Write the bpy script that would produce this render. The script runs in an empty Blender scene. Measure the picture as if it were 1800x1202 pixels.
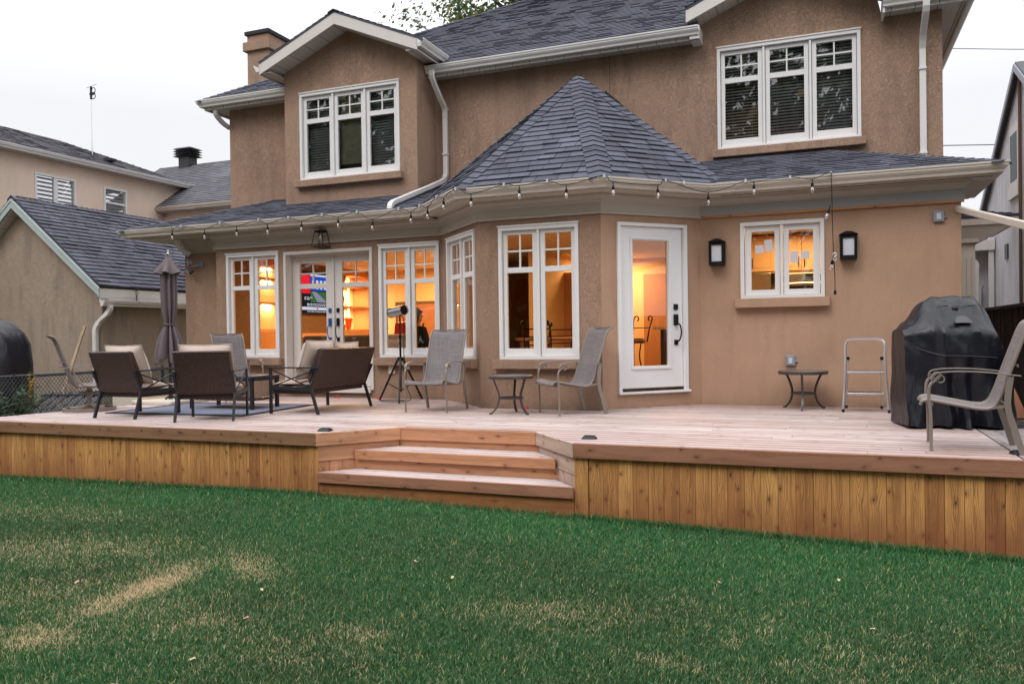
import bpy, math, random
import numpy as np
from mathutils import Vector, Matrix
random.seed(7); rng = np.random.default_rng(7)
C = bpy.context.scene.collection
sc = bpy.context.scene
R = math.radians
# ------------------------------------------------------------------ node helpers
class NT:
    def __init__(s, name):
        m = bpy.data.materials.new(name); m.use_nodes = True; s.m = m; s.t = m.node_tree; s.t.nodes.clear()
        s.out = s.n('ShaderNodeOutputMaterial')
    def n(s, typ, **kw):
        x = s.t.nodes.new(typ)
        for k, v in kw.items():
            if k[0] == 'i' and k[1:].isdigit(): s.set(x.inputs[int(k[1:])], v)
            else: setattr(x, k, v)
        return x
    def set(s, inp, v):
        if hasattr(v, 'is_output') or isinstance(v, bpy.types.NodeSocket): s.t.links.new(v, inp)
        elif isinstance(v, bpy.types.Node): s.t.links.new(v.outputs[0], inp)
        elif isinstance(v, (tuple, list)) and len(v) == 3 and inp.type == 'RGBA': inp.default_value = (*v, 1)
        else: inp.default_value = v
    def math(s, op, a, b=None, c=None, clamp=False):
        x = s.n('ShaderNodeMath', operation=op, use_clamp=clamp); s.set(x.inputs[0], a)
        if b is not None: s.set(x.inputs[1], b)
        if c is not None: s.set(x.inputs[2], c)
        return x.outputs[0]
    def mr(s, v, a, b, c=0., d=1.):
        x = s.n('ShaderNodeMapRange'); s.set(x.inputs[0], v)
        for i, k in enumerate((a, b, c, d)): x.inputs[i+1].default_value = k
        return x.outputs[0]
    def mix(s, f, a, b, mode='MIX'):
        x = s.n('ShaderNodeMixRGB', blend_type=mode); s.set(x.inputs[0], f); s.set(x.inputs[1], a); s.set(x.inputs[2], b); return x.outputs[0]
    def vm(s, v, sc_):
        x = s.n('ShaderNodeMapping'); s.set(x.inputs[0], v); x.inputs[3].default_value = sc_; return x.outputs[0]
    def noise(s, v, scale, detail=3, rough=.55, dist=0.):
        x = s.n('ShaderNodeTexNoise'); s.set(x.inputs['Vector'], v); x.inputs['Scale'].default_value = scale
        x.inputs['Detail'].default_value = detail; x.inputs['Roughness'].default_value = rough; x.inputs['Distortion'].default_value = dist
        return x.outputs[0]
    def voro(s, v, scale, feat='F1', out=0, rnd=1.):
        x = s.n('ShaderNodeTexVoronoi', feature=feat); s.set(x.inputs['Vector'], v); x.inputs['Scale'].default_value = scale
        x.inputs['Randomness'].default_value = rnd
        return x.outputs[out]
    def obj(s): return s.n('ShaderNodeTexCoord').outputs['Object']
    def uv(s): return s.n('ShaderNodeTexCoord').outputs['UV']
    def geo(s): return s.n('ShaderNodeNewGeometry').outputs['Position']
    def tint(s): return s.n('ShaderNodeAttribute', attribute_name='tint').outputs['Fac']
    def bump(s, h, strength=.4, dist=.01):
        x = s.n('ShaderNodeBump'); x.inputs['Strength'].default_value = strength; x.inputs['Distance'].default_value = dist
        s.set(x.inputs['Height'], h); return x.outputs[0]
    def pbr(s, col, rough=.6, metal=0., normal=None, **kw):
        b = s.n('ShaderNodeBsdfPrincipled'); s.set(b.inputs['Base Color'], col); s.set(b.inputs['Roughness'], rough)
        b.inputs['Metallic'].default_value = metal
        if normal is not None: s.set(b.inputs['Normal'], normal)
        for k, v in kw.items(): s.set(b.inputs[k.replace('_', ' ')], v)
        s.t.links.new(b.outputs[0], s.out.inputs[0]); return s.m
def simple(name, col, rough=.6, metal=0., var=.12, nscale=6., bump=.0, bscale=60., **kw):
    t = NT(name); p = t.obj(); n = t.noise(p, nscale, 4, .6)
    dark = tuple(c*(1-var) for c in col); lite = tuple(min(1, c*(1+var)) for c in col)
    c = t.mix(n, dark, lite)
    nm = t.bump(t.noise(p, bscale, 3), bump, .004) if bump else None
    return t.pbr(c, rough, metal, nm, **kw)
def stucco(name, col, rough_scale=1., contrast=1., grime=.35):
    t = NT(name); p = t.geo()
    w = t.n('ShaderNodeVectorMath', operation='ADD'); t.set(w.inputs[0], p)
    nn = t.n('ShaderNodeTexNoise'); t.set(nn.inputs['Vector'], p); nn.inputs['Scale'].default_value = 9.; nn.inputs['Detail'].default_value = 2
    sub = t.n('ShaderNodeVectorMath', operation='SCALE'); t.set(sub.inputs[0], nn.outputs[1]); sub.inputs[3].default_value = .06
    t.set(w.inputs[1], sub.outputs[0])
    fine = t.noise(w.outputs[0], 66*rough_scale, 3, .7)
    med = t.noise(w.outputs[0], 24*rough_scale, 4, .65, 1.2)
    worm = t.math('ABSOLUTE', t.math('SUBTRACT', t.noise(t.vm(w.outputs[0], (1., 1., .8)), 18*rough_scale, 2, .5, 2.2), .5))
    groove = t.mr(worm, .0, .045, 1., 0.)
    big = t.noise(p, .55, 4, .6)
    c1 = tuple(c*.86 for c in col); c2 = tuple(min(1, c*1.12) for c in col); cg = tuple(c*.52 for c in col)
    col1 = t.mix(t.mr(big, .3, .7), c1, c2)
    col1 = t.mix(t.math('MULTIPLY', t.mr(fine, .42, .62, .5, 0.), .9*contrast), col1, cg)
    col1 = t.mix(t.math('MULTIPLY', groove, .5*contrast), col1, cg)
    st = t.noise(t.vm(p, (2.2, 2.2, .35)), 1.6, 4, .65)
    col1 = t.mix(t.mr(st, .5, .78, 0., grime), col1, tuple(c*.5 for c in (col[0]*.95, col[1], col[2]*1.05)))
    h = t.math('ADD', t.math('MULTIPLY', fine, .6), t.math('ADD', t.math('MULTIPLY', med, .8), t.math('MULTIPLY', groove, -.5)))
    return t.pbr(col1, .93, 0., t.bump(h, min(.9, .28+contrast*.9), .02))
def wood(name, A, B, dark, bands=70., knots=.7, rough=.7, scuff=0., cath=7., damp=False, lens=2.6, clen=.0, edge=.0):
    t = NT(name); uv = t.uv(); sep = t.n('ShaderNodeSeparateXYZ'); t.set(sep.inputs[0], uv); u, v = sep.outputs[0], sep.outputs[1]
    low = t.noise(t.vm(uv, (1.1, 9., 1.)), 1., 3, .5)
    g = t.math('SINE', t.math('ADD', t.math('MULTIPLY', v, bands), t.math('MULTIPLY', low, cath*2.2)))
    g = t.math('POWER', t.math('MULTIPLY_ADD', g, .5, .5), 3.)
    fibre = t.noise(t.vm(uv, (5., 160., 1.)), 1., 3, .6)
    vid = t.math('ROUND', v); vc = t.math('ABSOLUTE', t.math('SUBTRACT', v, vid))
    cv = t.n('ShaderNodeCombineXYZ'); t.set(cv.inputs[0], t.math('MULTIPLY', u, lens)); t.set(cv.inputs[1], t.math('MULTIPLY', vid, 3.7)); t.set(cv.inputs[2], t.math('MULTIPLY', v, 9.))
    ln_ = t.noise(cv.outputs[0], 1., 2, .45)
    q = t.math('ADD', t.math('MULTIPLY', vc, 62.), t.math('MULTIPLY', ln_, 7.)); fr_ = t.math('ABSOLUTE', t.math('SUBTRACT', t.math('FRACT', q), .5))
    cl_ = t.math('MULTIPLY', t.mr(fr_, .0, .17, 1., 0.), t.mr(vc, .022, .05, 1., .12))
    tint = t.tint()
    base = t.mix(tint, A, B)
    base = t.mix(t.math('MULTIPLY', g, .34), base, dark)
    base = t.mix(t.mr(fibre, .35, .75, .35, 0.), base, dark); base = t.mix(t.math('MULTIPLY', cl_, clen), base, dark)
    if edge: base = t.mix(t.math('MULTIPLY', t.mr(vc, .052, .068), edge), base, dark)
    wk = t.noise(t.vm(uv, (3., 6., 1.)), 1.5, 2)
    vn = t.n('ShaderNodeVectorMath', operation='ADD'); t.set(vn.inputs[0], t.vm(uv, (3.4, 5.6, 1.)))
    vx = t.n('ShaderNodeCombineXYZ'); t.set(vx.inputs[0], t.math('MULTIPLY', wk, .6)); t.set(vn.inputs[1], vx.outputs[0])
    vo = t.n('ShaderNodeTexVoronoi', feature='F1', voronoi_dimensions='2D'); t.set(vo.inputs['Vector'], vn.outputs[0]); vo.inputs['Scale'].default_value = 1.0
    sepc = t.n('ShaderNodeSeparateColor'); t.set(sepc.inputs[0], vo.outputs['Color'])
    on = t.math('LESS_THAN', sepc.outputs[0], knots)
    k = t.math('MULTIPLY', t.mr(vo.outputs['Distance'], .02, .06, .9, 0.), on)
    ring = t.math('MULTIPLY', t.mr(vo.outputs['Distance'], .06, .2, .45, 0.), on)
    base = t.mix(ring, base, dark); base = t.mix(k, base, tuple(c*.28 for c in dark))
    blot = t.noise(t.vm(uv, (1.2, 3.5, 1.)), 1., 4, .65)
    base = t.mix(t.mr(blot, .5, .8, 0., .5), base, tuple(c*.8 for c in dark))
    if damp:   # splash-back weathering above the soil
        pz = t.n('ShaderNodeSeparateXYZ'); t.set(pz.inputs[0], t.geo()); nz = t.noise(t.vm(t.geo(), (5., 5., 2.)), 1.5, 4, .6)
        z_ = t.math('ADD', pz.outputs[2], t.math('MULTIPLY', nz, .45)); base = t.mix(t.mr(z_, -.50, -.12, .75, 0.), base, (.24, .075, .03))
        tt = t.math('GREATER_THAN', tint, .93); base = t.mix(t.math('MULTIPLY', tt, .15), base, dark)
    h = t.math('ADD', t.math('MULTIPLY', g, .5), fibre)
    return t.pbr(base, rough, 0., t.bump(h, .25, .004))
def emit(name, col, s):
    t = NT(name); e = t.n('ShaderNodeEmission'); e.inputs[0].default_value = (*col, 1); e.inputs[1].default_value = s
    t.t.links.new(e.outputs[0], t.out.inputs[0]); return t.m
def glassmat(name, tintc=(1, 1, 1), boost=1.0, base=.0):
    t = NT(name); tr = t.n('ShaderNodeBsdfTransparent'); tr.inputs[0].default_value = (*tintc, 1)
    gl = t.n('ShaderNodeBsdfGlossy'); gl.inputs['Roughness'].default_value = .015
    gl.inputs['Color'].default_value = (1, 1, 1, 1)
    wob = t.bump(t.noise(t.geo(), 1.3, 1), .02, .02); t.set(gl.inputs['Normal'], wob)
    fr = t.n('ShaderNodeFresnel'); fr.inputs[0].default_value = 1.52
    f = t.math('ADD', t.math('MULTIPLY', fr.outputs[0], 1.8*boost), base, clamp=True)
    mx = t.n('ShaderNodeMixShader'); t.set(mx.inputs[0], f); t.t.links.new(tr.outputs[0], mx.inputs[1]); t.t.links.new(gl.outputs[0], mx.inputs[2])
    t.t.links.new(mx.outputs[0], t.out.inputs[0]); return t.m
def shingle_mat(name, A, B, Cc):
    t = NT(name); p = t.geo(); tn = t.tint()
    sp = t.noise(p, 420., 2, .7)
    c = t.mix(tn, A, B); c = t.mix(t.mr(t.noise(p, 7., 3), .45, .7, 0., .5), c, Cc)
    c = t.mix(t.mr(sp, .35, .65, .55, 0.), c, tuple(x*.35 for x in A))
    st = t.noise(t.vm(p, (1., 1., .6)), .9, 4, .6)
    c = t.mix(t.mr(st, .5, .75, 0., .35), c, tuple(x*1.5 for x in B))
    return t.pbr(c, .95, 0., t.bump(sp, .4, .004))
M = {}
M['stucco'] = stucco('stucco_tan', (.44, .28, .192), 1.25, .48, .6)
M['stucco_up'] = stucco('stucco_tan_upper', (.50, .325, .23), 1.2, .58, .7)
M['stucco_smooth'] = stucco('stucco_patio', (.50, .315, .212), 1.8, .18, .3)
M['stucco_grey'] = stucco('garage_render', (.48, .38, .30), 1.1, .5, .9)
M['stucco_pale'] = stucco('neighbour_render', (.88, .70, .56), 1.1, .2, .05)
M['stucco_cool'] = stucco('grey_render', (.70, .67, .72), 1.1, .3, .7)
M['trim'] = simple('white_paint', (.78, .77, .76), .45, 0, .05, 3, .15, 40)
M['trim2'] = simple('warm_white_paint', (.66, .62, .58), .5, 0, .07, 3, .1, 30)
M['door'] = simple('door_white', (.82, .82, .82), .4, 0, .03, 3, .1, 50)
M['gutter'] = simple('gutter_beige', (.60, .54, .47), .42, 0, .16, 2.2, .08, 12)
M['gutterw'] = simple('gutter_white', (.72, .70, .68), .4, 0, .12, 2, .1, 12)
M['frieze'] = simple('frieze_taupe', (.47, .42, .365), .6, 0, .08, 2, .08, 20)
M['friezeg'] = simple('frieze_grey_panel', (.36, .36, .37), .55, 0, .12, 2, .1, 12)
def soffit_mat():
    t = NT('soffit_panel'); p = t.geo(); n = t.noise(p, 2.5, 3)
    sep = t.n('ShaderNodeSeparateXYZ'); t.set(sep.inputs[0], p)
    f = t.math('FRACT', t.math('MULTIPLY', sep.outputs[0], 3.3)); line = t.math('LESS_THAN', f, .035)
    f2 = t.math('FRACT', t.math('MULTIPLY', sep.outputs[0], 9.9)); line2 = t.math('MULTIPLY', t.math('LESS_THAN', f2, .05), .5)
    c = t.mix(n, (.50, .47, .44), (.60, .57, .54)); c = t.mix(t.math('MAXIMUM', line, line2), c, (.12, .11, .10))
    return t.pbr(c, .55)
M['soffit'] = soffit_mat()
M['shingle'] = shingle_mat('shingle_charcoal', (.072, .077, .105), (.138, .148, .192), (.10, .10, .125))
M['shingle_old'] = shingle_mat('shingle_weathered', (.074, .075, .102), (.138, .14, .185), (.11, .105, .125))
M['shingle_far'] = shingle_mat('shingle_grey', (.10, .10, .12), (.19, .185, .205), (.15, .14, .155))
M['underlay'] = simple('roof_edge_black', (.02, .02, .025), .8)
M['glass'] = glassmat('window_glass', (.97, .96, .95), 1.0, .02)
M['glass_up'] = glassmat('window_glass_upper', (.88, .90, .92), 1.0, .12)
M['black'] = simple('black_metal', (.012, .012, .014), .35, .5, .2)
M['deckwood'] = wood('deck_boards', (.44, .31, .26), (.72, .665, .655), (.26, .13, .10), 60., .35, .65, edge=.75)
M['fascia'] = wood('deck_fascia_cedar', (.30, .165, .085), (.35, .18, .095), (.15, .065, .03), 60., .9, .62, clen=.35)
M['fasciadry'] = wood('deck_fascia_grey', (.43, .20, .115), (.37, .17, .10), (.16, .065, .035), 60., .8, .7)
M['skirt'] = wood('skirt_boards', (.88, .46, .145), (.54, .23, .072), (.14, .05, .018), 75., .85, .62, cath=9., damp=True, clen=.9)
M['greystep'] = wood('step_side_grey', (.62, .48, .40), (.52, .38, .31), (.28, .17, .12), 60., .8, .7)
M['steps'] = wood('step_boards', (.72, .37, .20), (.60, .28, .145), (.32, .13, .065), 55., .9, .6, clen=.5, lens=1.2)
M['raww'] = wood('raw_strip', (.62, .30, .13), (.55, .27, .12), (.3, .12, .05), 60., .5, .7)
M['greyboard'] = wood('grey_plank', (.42, .38, .36), (.34, .30, .29), (.18, .15, .14), 60., .6, .8)
def wicker_mat():
    t = NT('wicker'); uv = t.uv(); sep = t.n('ShaderNodeSeparateXYZ'); t.set(sep.inputs[0], uv)
    row = t.math('FLOOR', t.math('MULTIPLY', sep.outputs[1], 64.)); st = t.math('ABSOLUTE', t.math('SINE', t.math('MULTIPLY', sep.outputs[1], 64*math.pi)))
    ov = t.math('SINE', t.math('ADD', t.math('MULTIPLY', sep.outputs[0], 30*math.pi), t.math('MULTIPLY', row, math.pi)))
    h = t.math('MULTIPLY', t.math('POWER', st, .7), t.mr(ov, -.5, .7))
    n = t.noise(t.vm(uv, (30., 4., 1.)), 4., 3)
    c = t.mix(h, (.005, .004, .007), (.085, .031, .02)); c = t.mix(t.mr(n, .5, .7, 0., .6), c, (.13, .05, .028))
    return t.pbr(c, .42, 0., t.bump(h, .8, .006))
M['wicker'] = wicker_mat()
M['cushion'] = simple('cushion_beige', (.52, .415, .345), .9, 0, .08, 5, .25, 300, Sheen_Weight=.3)
M['darkmetal'] = simple('dark_powdercoat', (.028, .028, .034), .4, .3, .2)
def sling_mat():
    t = NT('sling_mesh'); uv = t.uv(); sep = t.n('ShaderNodeSeparateXYZ'); t.set(sep.inputs[0], uv)
    a = t.math('SINE', t.math('MULTIPLY', sep.outputs[0], 1400.)); b = t.math('SINE', t.math('MULTIPLY', sep.outputs[1], 900.))
    n1 = t.noise(t.vm(uv, (220., 4., 1.)), 1., 3); n2 = t.noise(t.vm(uv, (4., 220., 1.)), 1., 3)
    c = t.mix(t.mr(t.math('ADD', n1, n2), .8, 1.2), (.12, .105, .105), (.255, .23, .235))
    return t.pbr(c, .75, 0., t.bump(t.math('ADD', a, b), .2, .001))
M['sling'] = sling_mat()
M['taupe'] = simple('taupe_powdercoat', (.27, .225, .195), .42, .25, .1)
M['bronze'] = simple('bronze_powdercoat', (.085, .075, .075), .4, .4, .15)
M['alu'] = simple('aluminium', (.78, .79, .82), .3, .95, .1)
M['steel'] = simple('brushed_steel', (.45, .46, .48), .22, 1., .15)
def cover_mat():
    t = NT('black_vinyl_cover'); p = t.obj(); a = t.noise(t.vm(p, (1., 1., .45)), 5.5, 3, .5, .6); b = t.noise(p, 17., 3, .5)
    c = t.mix(t.noise(p, 2.5, 4), (.003, .004, .008), (.009, .010, .017)); return t.pbr(c, .38, 0., t.bump(t.math('ADD', a, t.math('MULTIPLY', b, .10)), .28, .08))
M['cover'] = cover_mat()
M['umb'] = simple('umbrella_canvas', (.15, .12, .13), .92, 0, .08, 8, .2, 250)
M['plastgrey'] = simple('grey_plastic', (.27, .28, .33), .45)
M['greydk'] = simple('dark_grey_plastic', (.06, .06, .07), .45)
M['red'] = simple('red_plastic', (.75, .02, .02), .35)
M['cream'] = simple('cream_panel', (.66, .60, .50), .5, 0, .06, 3)
M['frost'] = simple('frosted_glass', (.62, .62, .68), .25)
def paper_mat():
    t = NT('paper'); d = t.n('ShaderNodeBsdfDiffuse'); d.inputs[0].default_value = (.80, .82, .90, 1); tr = t.n('ShaderNodeBsdfTranslucent'); tr.inputs[0].default_value = (.8, .8, .85, 1)
    x = t.n('ShaderNodeMixShader'); x.inputs[0].default_value = .35; t.t.links.new(d.outputs[0], x.inputs[1]); t.t.links.new(tr.outputs[0], x.inputs[2]); t.t.links.new(x.outputs[0], t.out.inputs[0]); return t.m
M['paper'] = paper_mat()
M['bluehandle'] = simple('handle_blue', (.02, .08, .30), .3)  # blue tone on the left french door handle and deadbolt
M['brass'] = simple('brass', (.5, .3, .1), .3, .9)
M['glasspv'] = simple('solar_cell', (.06, .08, .12), .15)
M['bulb'] = glassmat('bulb_glass', (.95, .93, .9), 2.2, .12)
def rug_mat():
    t = NT('rug_weave'); p = t.obj(); c = t.mix(t.noise(t.vm(p, (60, 6, 1)), 3., 3), (.12, .135, .19), (.21, .225, .29)); return t.pbr(c, .95)
M['rug'] = rug_mat(); M['rugdk'] = simple('rug_border', (.02, .024, .045), .95)
# ------------------------------------------------------------------ mesh builder
ROOTM = {}
class MB:
    def __init__(s): s.v = []; s.f = []; s.uv = []; s.t = []; s.mi = []; s.cur = 0
    def face(s, pts, uv=None, tint=.5, mi=None):
        b = len(s.v); s.v += [tuple(p) for p in pts]; s.f.append(tuple(range(b, b+len(pts))))
        s.uv.append(uv or [(0, 0)]*len(pts)); s.t.append(tint); s.mi.append(s.cur if mi is None else mi)
    def mesh(s, vs, fs, tint=.5, uvs=None):
        b = len(s.v); s.v += [tuple(p) for p in vs]
        for i, f in enumerate(fs):
            s.f.append(tuple(b+k for k in f)); s.uv.append(uvs[i] if uvs else [(0, 0)]*len(f)); s.t.append(tint); s.mi.append(s.cur)
    def hexa(s, P, tint=None, L=None, off=None):
        # P: 8 points (x0y0z0,x1y0z0,x1y1z0,x0y1z0, same z1); wood uv along the longest edge
        tint = random.random() if tint is None else tint
        P = [Vector(p) for p in P]
        e = [(P[1]-P[0]).length, (P[3]-P[0]).length, (P[4]-P[0]).length]
        if L is None: L = max(range(3), key=lambda i: e[i])
        off = off or (random.uniform(0, 60), random.uniform(0, 60))
        co = []
        for k in range(8):
            i = 1 if k in (1, 2, 5, 6) else 0; j = 1 if k in (2, 3, 6, 7) else 0; l = 1 if k > 3 else 0
            co.append((i*e[0], j*e[1], l*e[2]))
        b = len(s.v); s.v += [tuple(p) for p in P]
        for f, ax in (((0, 3, 2, 1), 2), ((4, 5, 6, 7), 2), ((0, 1, 5, 4), 1), ((2, 3, 7, 6), 1), ((1, 2, 6, 5), 0), ((3, 0, 4, 7), 0)):
            s.f.append(tuple(b+k for k in f)); o = [a for a in range(3) if a != ax]
            if L in o: ua = L; va = [a for a in o if a != L][0]
            else: ua, va = o
            s.uv.append([(co[k][ua]+off[0], co[k][va]-e[va]/2+int(off[1])) for k in f]); s.t.append(tint); s.mi.append(s.cur)
    def box(s, a, b, tint=None, T=None, L=None):
        x0, y0, z0 = a; x1, y1, z1 = b
        P = [(x0, y0, z0), (x1, y0, z0), (x1, y1, z0), (x0, y1, z0), (x0, y0, z1), (x1, y0, z1), (x1, y1, z1), (x0, y1, z1)]
        if T: P = [T(*p) for p in P]
        s.hexa(P, tint, L)
    def bar(s, p, q, w, h, up=(0, 0, 1), tint=None):
        p, q = Vector(p), Vector(q); d = (q-p).normalized(); up = Vector(up)
        a = d.cross(up)
        if a.length < 1e-4: a = d.cross(Vector((0, 1, 0)))
        a.normalize(); b = a.cross(d)
        a *= w/2; b *= h/2
        s.hexa([p-a-b, q-a-b, q+a-b, p+a-b, p-a+b, q-a+b, q+a+b, p+a+b], tint, 0)
    def ribbon(s, path, w, h, side, tint=.5):
        # a flat bar following a path; side = width direction, thickness across it
        side = Vector(side).normalized(); path = [Vector(p) for p in path]; rings = []
        for i, p in enumerate(path):
            d = (path[min(i+1, len(path)-1)]-path[max(i-1, 0)]).normalized(); n = d.cross(side).normalized()
            a = side*w/2; b = n*h/2; rings.append([p-a-b, p+a-b, p+a+b, p-a+b])
        s._rings(rings, True, tint)
    def _rings(s, rings, cap, tint=.5, vlen=None):
        n = len(rings[0]); b = len(s.v); L = [0]
        for i in range(1, len(rings)): L.append(L[-1]+(Vector(rings[i][0])-Vector(rings[i-1][0])).length)
        per = [0]
        for k in range(n): per.append(per[-1]+(Vector(rings[0][(k+1) % n])-Vector(rings[0][k])).length)
        for r in rings: s.v += [tuple(p) for p in r]
        for i in range(len(rings)-1):
            for k in range(n):
                k2 = (k+1) % n
                s.f.append((b+i*n+k, b+i*n+k2, b+(i+1)*n+k2, b+(i+1)*n+k))
                s.uv.append([(L[i], per[k]), (L[i], per[k+1]), (L[i+1], per[k+1]), (L[i+1], per[k])]); s.t.append(tint); s.mi.append(s.cur)
        if cap:
            s.f.append(tuple(b+k for k in reversed(range(n)))); s.uv.append([(0, 0)]*n); s.t.append(tint); s.mi.append(s.cur)
            s.f.append(tuple(b+(len(rings)-1)*n+k for k in range(n))); s.uv.append([(0, 0)]*n); s.t.append(tint); s.mi.append(s.cur)
    def tube(s, path, r, n=8, cap=True, tint=.5):
        path = [Vector(p) for p in path]; rings = []; rr = r if isinstance(r, (list, tuple)) else [r]*len(path)
        d0 = (path[1]-path[0]).normalized(); a = d0.cross(Vector((0, 0, 1)))
        if a.length < 1e-3: a = d0.cross(Vector((0, 1, 0)))
        a.normalize()
        for i, p in enumerate(path):
            d = (path[min(i+1, len(path)-1)]-path[max(i-1, 0)]).normalized()
            a = (a-d*a.dot(d)).normalized(); b = d.cross(a)
            rings.append([p+(a*math.cos(2*math.pi*k/n)+b*math.sin(2*math.pi*k/n))*rr[i] for k in range(n)])
        s._rings(rings, cap, tint)
    def lathe(s, prof, c=(0, 0, 0), n=20, T=None, tint=.5, cap=True):
        rings = []
        for r, z in prof:
            q = [(c[0]+r*math.cos(2*math.pi*k/n), c[1]+r*math.sin(2*math.pi*k/n), c[2]+z) for k in range(n)]
            rings.append([T(*p) for p in q] if T else q)
        s._rings(rings, cap, tint)
    def prism(s, poly, vec, tint=.5):
        poly = [Vector(p) for p in poly]; vec = Vector(vec); n = len(poly); b = len(s.v)
        s.v += [tuple(p) for p in poly]+[tuple(p+vec) for p in poly]
        fs = [tuple(range(n)), tuple(reversed(range(n, 2*n)))]+[(k, k+n, (k+1) % n+n, (k+1) % n) for k in range(n)]
        off = random.uniform(0, 50)
        for f in fs:
            s.f.append(tuple(b+k for k in f)); s.uv.append([(s.v[b+k][0]+s.v[b+k][1]+off, s.v[b+k][2]) for k in f]); s.t.append(tint); s.mi.append(s.cur)
    def build(s, name, mat, parent=None, smooth=False, sharp=38, bevel=0, sub=0, local=False, kind=None):
        me = bpy.data.meshes.new(name)
        vs = s.v
        root = parent
        while root is not None and root.parent is not None: root = root.parent
        if root is not None and not local and root.name in ROOTM:
            inv = ROOTM[root.name].inverted(); vs = [tuple(inv @ Vector(p)) for p in vs]
        me.from_pydata(vs, [], s.f); me.update()
        ul = me.uv_layers.new(name='UVMap'); flat = [c for f in s.uv for p in f for c in p]
        ul.data.foreach_set('uv', flat)
        at = me.attributes.new('tint', 'FLOAT', 'FACE'); at.data.foreach_set('value', s.t)
        for m in (mat if isinstance(mat, (list, tuple)) else [mat]): me.materials.append(M[m] if isinstance(m, str) else m)
        me.polygons.foreach_set('material_index', s.mi)
        if smooth: me.polygons.foreach_set('use_smooth', [True]*len(me.polygons))
        o = bpy.data.objects.new(name, me); C.objects.link(o)
        if parent is not None: o.parent = parent
        if bevel:
            b = o.modifiers.new('bevel', 'BEVEL'); b.width = bevel; b.segments = 2; b.limit_method = 'ANGLE'; b.angle_limit = R(40)
        if sub:
            b = o.modifiers.new('sub', 'SUBSURF'); b.levels = sub; b.render_levels = sub
        if smooth and not sub: me.set_sharp_from_angle(angle=R(sharp))
        if kind: o['kind'] = kind
        return o
def thing(name, label, cat, loc=(0, 0, 0), rz=0., group=None):
    o = bpy.data.objects.new(name, None); C.objects.link(o); o.empty_display_size = .2
    o.location = loc; o.rotation_euler = (0, 0, rz); o['label'] = label; o['category'] = cat
    if group: o['group'] = group
    ROOTM[o.name] = Matrix.Translation(Vector(loc)) @ Matrix.Rotation(rz, 4, 'Z')
    return o
def tag(o, label, cat, group=None):
    o['label'] = label; o['category'] = cat
    if group: o['group'] = group
    return o
def dup(root, loc, rz, label):
    r = root.copy(); C.objects.link(r); r.location = loc; r.rotation_euler = (0, 0, rz); r['label'] = label
    for ch in list(root.children):
        c = ch.copy(); C.objects.link(c); c.parent = r
        for g in ch.children:
            d = g.copy(); C.objects.link(d); d.parent = c
    return r
def setorigin(o, p):
    p = Vector(p); o.data.transform(Matrix.Translation(-p)); o.location = p; return o
def bez(pts, n=8):
    # Catmull-Rom through the points
    P = [Vector(p) for p in pts]; P = [P[0]*2-P[1]]+P+[P[-1]*2-P[-2]]; out = []
    for i in range(1, len(P)-2):
        for k in range(n):
            t = k/n; a, b, c, d = P[i-1:i+3]
            out.append(.5*((2*b)+(c-a)*t+(2*a-5*b+4*c-d)*t*t+(3*b-a-3*c+d)*t**3))
    out.append(P[-2]); return out
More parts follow.
